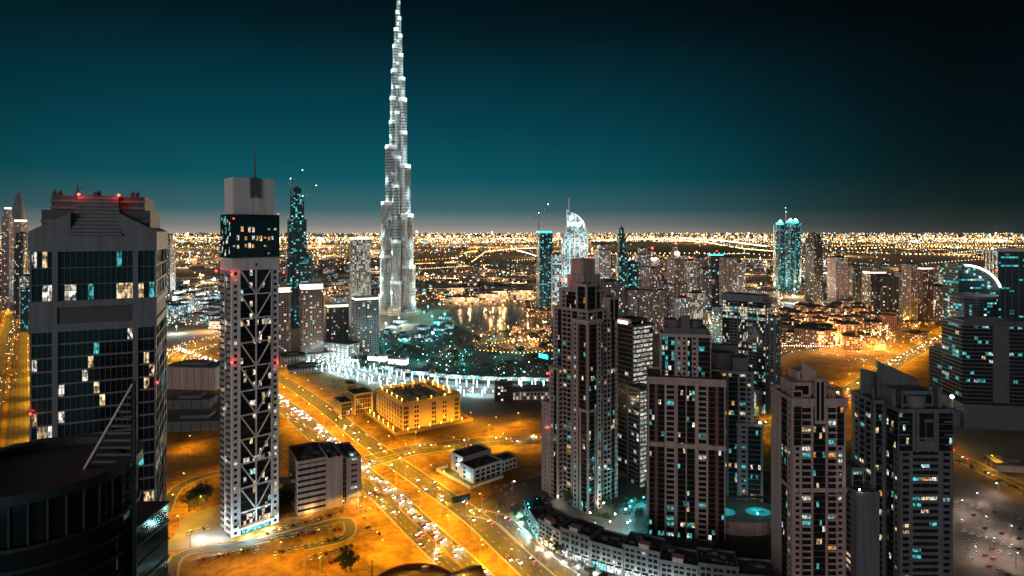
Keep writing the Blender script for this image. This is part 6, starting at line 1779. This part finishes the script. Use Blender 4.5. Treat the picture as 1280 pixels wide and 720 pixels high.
for i, (u, v) in enumerate(sorted((RN.uniform(690, 960), RN.uniform(622, 668)) for _ in range(34))):
    x, y = G(u, v); r = thing('garden_lamp', nth(i) + ' garden lamp from the west in the court between the towers', 'garden lamp', (x, y, 0), 0, 'garden lamps in the court')
    w_ = RN.random() < .5
    link('pole', GPOLE, r); link('globe', GW if w_ else GT, r); link('bulb_light', light_data(2600 if w_ else 6500, (1, .84, .62) if w_ else (.08, .85, 1)), r, (0, -1.2, 5))
# masts added to pool light on the far districts: amber by the lake and old quarter, white by the west district
def wash(us, vs, n, pw, col, lab, h=16, seed=1):
    rn = random.Random(seed)
    for i in range(n):
        x, y = G(rn.uniform(*us), rn.uniform(*vs)); r = thing('added_wash_lamp', lab.format(nth(i)), 'street lamp', (x, y, 0), 0, lab.format('').strip())
        q = MB(); q.tube((0, 0, 0), (0, 0, h), .25, .2); q.build('mast', M['metal'], r); q = MB(); q.ball((0, 0, h + .8), 1.1); q.build('lamp_globe', M['b_sodium'] if col[2] < .4 else M['b_cool'], r); lamp(r, (0, -2, h - .5), pw, col, .8)
wash((975, 1115), (398, 440), 40, 40000, (1, .45, .12), '{} amber high mast in the old style quarter', 20, 2)
wash((600, 695), (386, 436), 22, 30000, (1, .48, .15), '{} amber high mast by the lake', 12, 3)
wash((208, 340), (372, 402), 18, 50000, (.8, .98, 1), '{} white high mast in the western district', 26, 4)
wash((530, 690), (345, 362), 20, 110000, (1, .55, .2), '{} amber high mast north of the lake', 24, 5)
wash((870, 960), (372, 405), 16, 60000, (1, .75, .5), '{} high mast below the eastern tower row', 24, 6)
wash((885, 935), (392, 440), 10, 26000, (.6, 1, .97), '{} white high mast over the white lit street', 20, 7)
wash((1040, 1190), (378, 396), 14, 60000, (1, .62, .3), '{} high mast among the eastern towers', 24, 8)
def far_wash(n, us, vs, pal, seed):  # added masts, grown with distance, each standing in for many streetlights
    rn = random.Random(seed)
    for i in range(n):
        v = rn.uniform(*vs); u = rn.uniform(*us)
        if any(inside(p, u, v) for p in DARK): continue
        x, y = G(u, v); s_ = y / 1500; col = rn.choice(pal)
        r = thing('added_wash_lamp', nth(i) + ' distant high mast lamp among the far districts', 'street lamp', (x, y, 0), 0, 'distant high mast lamps')
        h = 18 * s_
        q = MB(); q.tube((0, 0, 0), (0, 0, h), .25 * s_, .2 * s_); q.build('mast', M['metal'], r); q = MB(); q.ball((0, 0, h + .6 * s_), .8 * s_); q.build('lamp_globe', M['b_sodium'] if col[2] < .4 else M['b_cool'], r); lamp(r, (0, -1.5 * s_, h - .4), 230000 * s_ * s_, col, .8 * s_)
AMB = [(1, .50, .16), (1, .58, .25), (1, .72, .42), (.7, .97, 1)]
far_wash(70, (-20, 1300), (330, 372), AMB, 31); far_wash(60, (-20, 1300), (308, 330), AMB[:3], 32); far_wash(40, (-20, 1300), (299, 309), AMB[:3], 33)
far_wash(16, (200, 520), (352, 420), [(1, .6, .28), (.7, .97, 1)], 34); far_wash(12, (690, 880), (350, 420), AMB, 35); far_wash(12, (860, 1200), (340, 405), AMB, 36)
wash((1130, 1240), (400, 425), 8, 30000, SOD, '{} amber high mast where the cross highway leaves the city', 22, 9)

# ------------------------------------------------------------------ the far city: lights down to the horizon
rn = random.Random(77)
FAR = MB(); FM_ = ['fl_warm', 'fl_white', 'fl_sodium', 'fl_teal', 'fl_red']
for k, c, s in (('fl_warm', (1, .62, .27), 7), ('fl_white', (1, .88, .70), 7), ('fl_sodium', (1, .45, .10), 8), ('fl_teal', (.25, .95, .95), 8), ('fl_red', (1, .1, .05), 8)): M[k] = bulb_mat(k.replace('fl', 'far_light'), c, s)
def far(u, v, size, m, h=9):
    x, y = G(u, v)
    FAR.octa((x, y, h), size, m)
def scatter(n, us, vs, pal, size, pw=1.0):
    for _ in range(n):
        # even over the picture's rows would crowd the horizon; even over ground area would leave the front empty: in between
        v = vs[0] + (vs[1] - vs[0]) * rn.random() ** pw
        u = rn.uniform(*us)
        if any(inside(p, u, v) for p in DARK): 
            if rn.random() < .96: continue
        Yd = dist(v)
        far(u, v, size * Yd / 1000 * rn.choice([.35, .4, .5, .6, .8, 1.2]), rn.choices(range(5), pal)[0], rn.uniform(5, 14))
scatter(9000, (-20, 1300), (291.2, 304), (4, 4, 4, 1.0, .1), .62)
scatter(5200, (-20, 1300), (296, 332), (4, 3, 5, 1.6, .2), .62)
scatter(5200, (-20, 1300), (318, 376), (4, 3, 4, 2.6, .2), .60)
scatter(900, (200, 345), (360, 410), (3, 5, 3, 4, .2), .62)
scatter(700, (520, 690), (340, 385), (5, 2, 7, 1, .2), .66)
scatter(420, (590, 695), (388, 446), (4, 1, 8, .5, .2), .5)
scatter(700, (972, 1120), (392, 440), (5, 2, 9, .3, .1), .66)
scatter(800, (860, 980), (362, 410), (5, 4, 5, 2, .2), .62)
scatter(700, (1030, 1200), (365, 402), (4, 3, 4, 3, .5), .62)
scatter(420, (884, 940), (388, 446), (1, 5, 0, 6, .2), .5)
scatter(60, (1050, 1112), (428, 446), (6, 3, 3, 0, 0), .6)
scatter(260, (-10, 38), (330, 385), (4, 4, 6, 2, .3), .7)
scatter(420, (425, 690), (425, 482), (1, 4, 0, 5, .1), .32)
scatter(300, (395, 440), (445, 470), (0, 4, 0, 5, .1), .42)
def string(pts, spacing_px, m, size, jit=.3, both=0):
    for (u0, v0), (u1, v1) in zip(pts, pts[1:]):
        n_ = max(2, int(math.dist((u0, v0), (u1, v1)) / spacing_px))
        for k in range(n_):
            f_ = k / n_; u, v = u0 + (u1 - u0) * f_ + rn.uniform(-jit, jit), v0 + (v1 - v0) * f_ + rn.uniform(-jit, jit) * .3
            far(u, v, size * dist(v) / 1000, m, 11)
string([(520, 332), (565, 330), (582, 317), (600, 314)], 2.0, 2, .95); string([(590, 329), (607, 316), (640, 312), (672, 311)], 2.0, 0, .95)
string([(640, 312), (660, 318), (680, 325)], 2.0, 1, 1.0); string([(740, 301), (830, 299), (880, 303), (930, 312), (1000, 318)], 1.7, 0, .9)
string([(850, 298), (900, 301), (960, 309)], 1.6, 1, 1.0); string([(740, 318), (800, 318), (930, 318), (1000, 324)], 6, 0, .8)
string([(1060, 312), (1150, 309), (1240, 312), (1290, 314)], 5.0, 0, .95); string([(1040, 308), (1150, 307), (1290, 308)], 3.6, 2, .75); string([(1060, 316), (1180, 320), (1260, 326)], 6.0, 2, .9)
string([(1220, 301), (1260, 301)], 1.3, 1, .9, .1); string([(-10, 297), (200, 297), (470, 298)], 2.4, 0, .6); string([(525, 299), (700, 298), (1000, 300), (1290, 298)], 3, 2, .6)
string([(0, 332), (10, 350), (22, 372), (30, 385)], 2, 0, .9); string([(925, 338), (990, 341), (1075, 349)], 2.6, 2, .9); string([(925, 345), (985, 350)], 2.6, 2, .9); string([(520, 350), (600, 352), (690, 347)], 3, 2, .8)
for _ in range(26):
    v0 = rn.uniform(304, 372); u0 = rn.uniform(-20, 1250); ln_ = rn.uniform(40, 170); sl2 = rn.uniform(-.09, .09)
    string([(u0, v0), (u0 + ln_ * .5, v0 + sl2 * ln_ * .5), (u0 + ln_, v0 + sl2 * ln_ + rn.uniform(-2, 2))], rn.choice([2.2, 3, 4]), rn.choice([0, 2, 2, 0, 1]), .55, .2)
string([(360, 402), (400, 388), (432, 384)], 3, 2, .8); string([(615, 437), (660, 432), (695, 431)], 4, 2, .8); string([(600, 446), (650, 450), (695, 446)], 5, 2, .8); string([(975, 440), (1035, 441), (1070, 435), (1120, 412)], 3, 1, .8)
tag(FAR.build('far_city_lights', [M[k] for k in FM_]), 'thousands of tiny warm and white lights spreading over the plain to the horizon', None, None, 'stuff')
# far low buildings: one mass
FB = MB()
for _ in range(2600):
    v = rn.uniform(297, 368); u = rn.uniform(-20, 1300)
    if any(inside(p, u, v) for p in DARK): continue
    x, y = G(u, v); w = rn.uniform(15, 50); FB.box(x - w, x + w, y - w * .5, y + w * .5, 0, rn.uniform(6, 26))
for _ in range(130):
    v = rn.uniform(292.5, 297); u = rn.choice([rn.uniform(0, 1280), rn.gauss(330, 60), rn.gauss(100, 60)])
    x, y = G(u, v); w = rn.uniform(30, 70); FB.box(x - w, x + w, y - w, y + w, 0, rn.uniform(40, 190))
tag(FB.build('far_city', facade_mat('far_city_walls', (.14, .12, .11), 14, 10, .10, W1, s=1.0)), 'the low far city of dim blocks beyond the towers', None, None, 'stuff')
fy = dist(303)
bd = thing('far_landmark', 'far blue floodlit dome on the plain beyond the supertall tower', 'dome', (X(531, fy), fy, 0))
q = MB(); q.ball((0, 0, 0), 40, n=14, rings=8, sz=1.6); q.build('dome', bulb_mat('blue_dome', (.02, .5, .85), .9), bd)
# faint traffic specks on the far roads
TS = MB()
for key, n_ in (('left', 150), ('curve', 70), ('curve2', 40), ('cross', 60), ('white', 130), ('boulevard', 90), ('westlink', 30)):
    ln = ROADS[key]
    for _ in range(n_):
        k = rn.randrange(len(ln) - 1); f_ = rn.random(); a_, b_ = ln[k], ln[k + 1]; o = rn.uniform(-9, 9)
        L = math.dist(a_, b_) or 1; dx, dy = (b_[0] - a_[0]) / L, (b_[1] - a_[1]) / L
        x, y = a_[0] + dx * L * f_ + dy * o, a_[1] + dy * L * f_ - dx * o
        if y < 700: continue
        TS.octa((x, y, .9), .55 * y / 1000, 1 if o < 0 else rn.choice([1, 4, 0]))
tag(TS.build('far_traffic', [M[k] for k in FM_]), 'specks of head and tail lights on the far roads', None, None, 'stuff')
# ------------------------------------------------------------------ the air
hz = bpy.data.materials.new('haze')
hz.use_nodes = True
ht = hz.node_tree
ht.nodes.clear()
pv = N(ht, 'ShaderNodeVolumePrincipled')
pv.inputs['Color'].default_value = (.42, .84, 1.0, 1)
pv.inputs['Density'].default_value = 3e-6
pv.inputs['Anisotropy'].default_value = .35
hout = N(ht, 'ShaderNodeOutputMaterial')
ht.links.new(pv.outputs[0], hout.inputs['Volume'])
b = MB()
b.box(-61000, 61000, -400, 91000, -1.2, 860)
tag(b.build('haze', hz), kind='stuff')
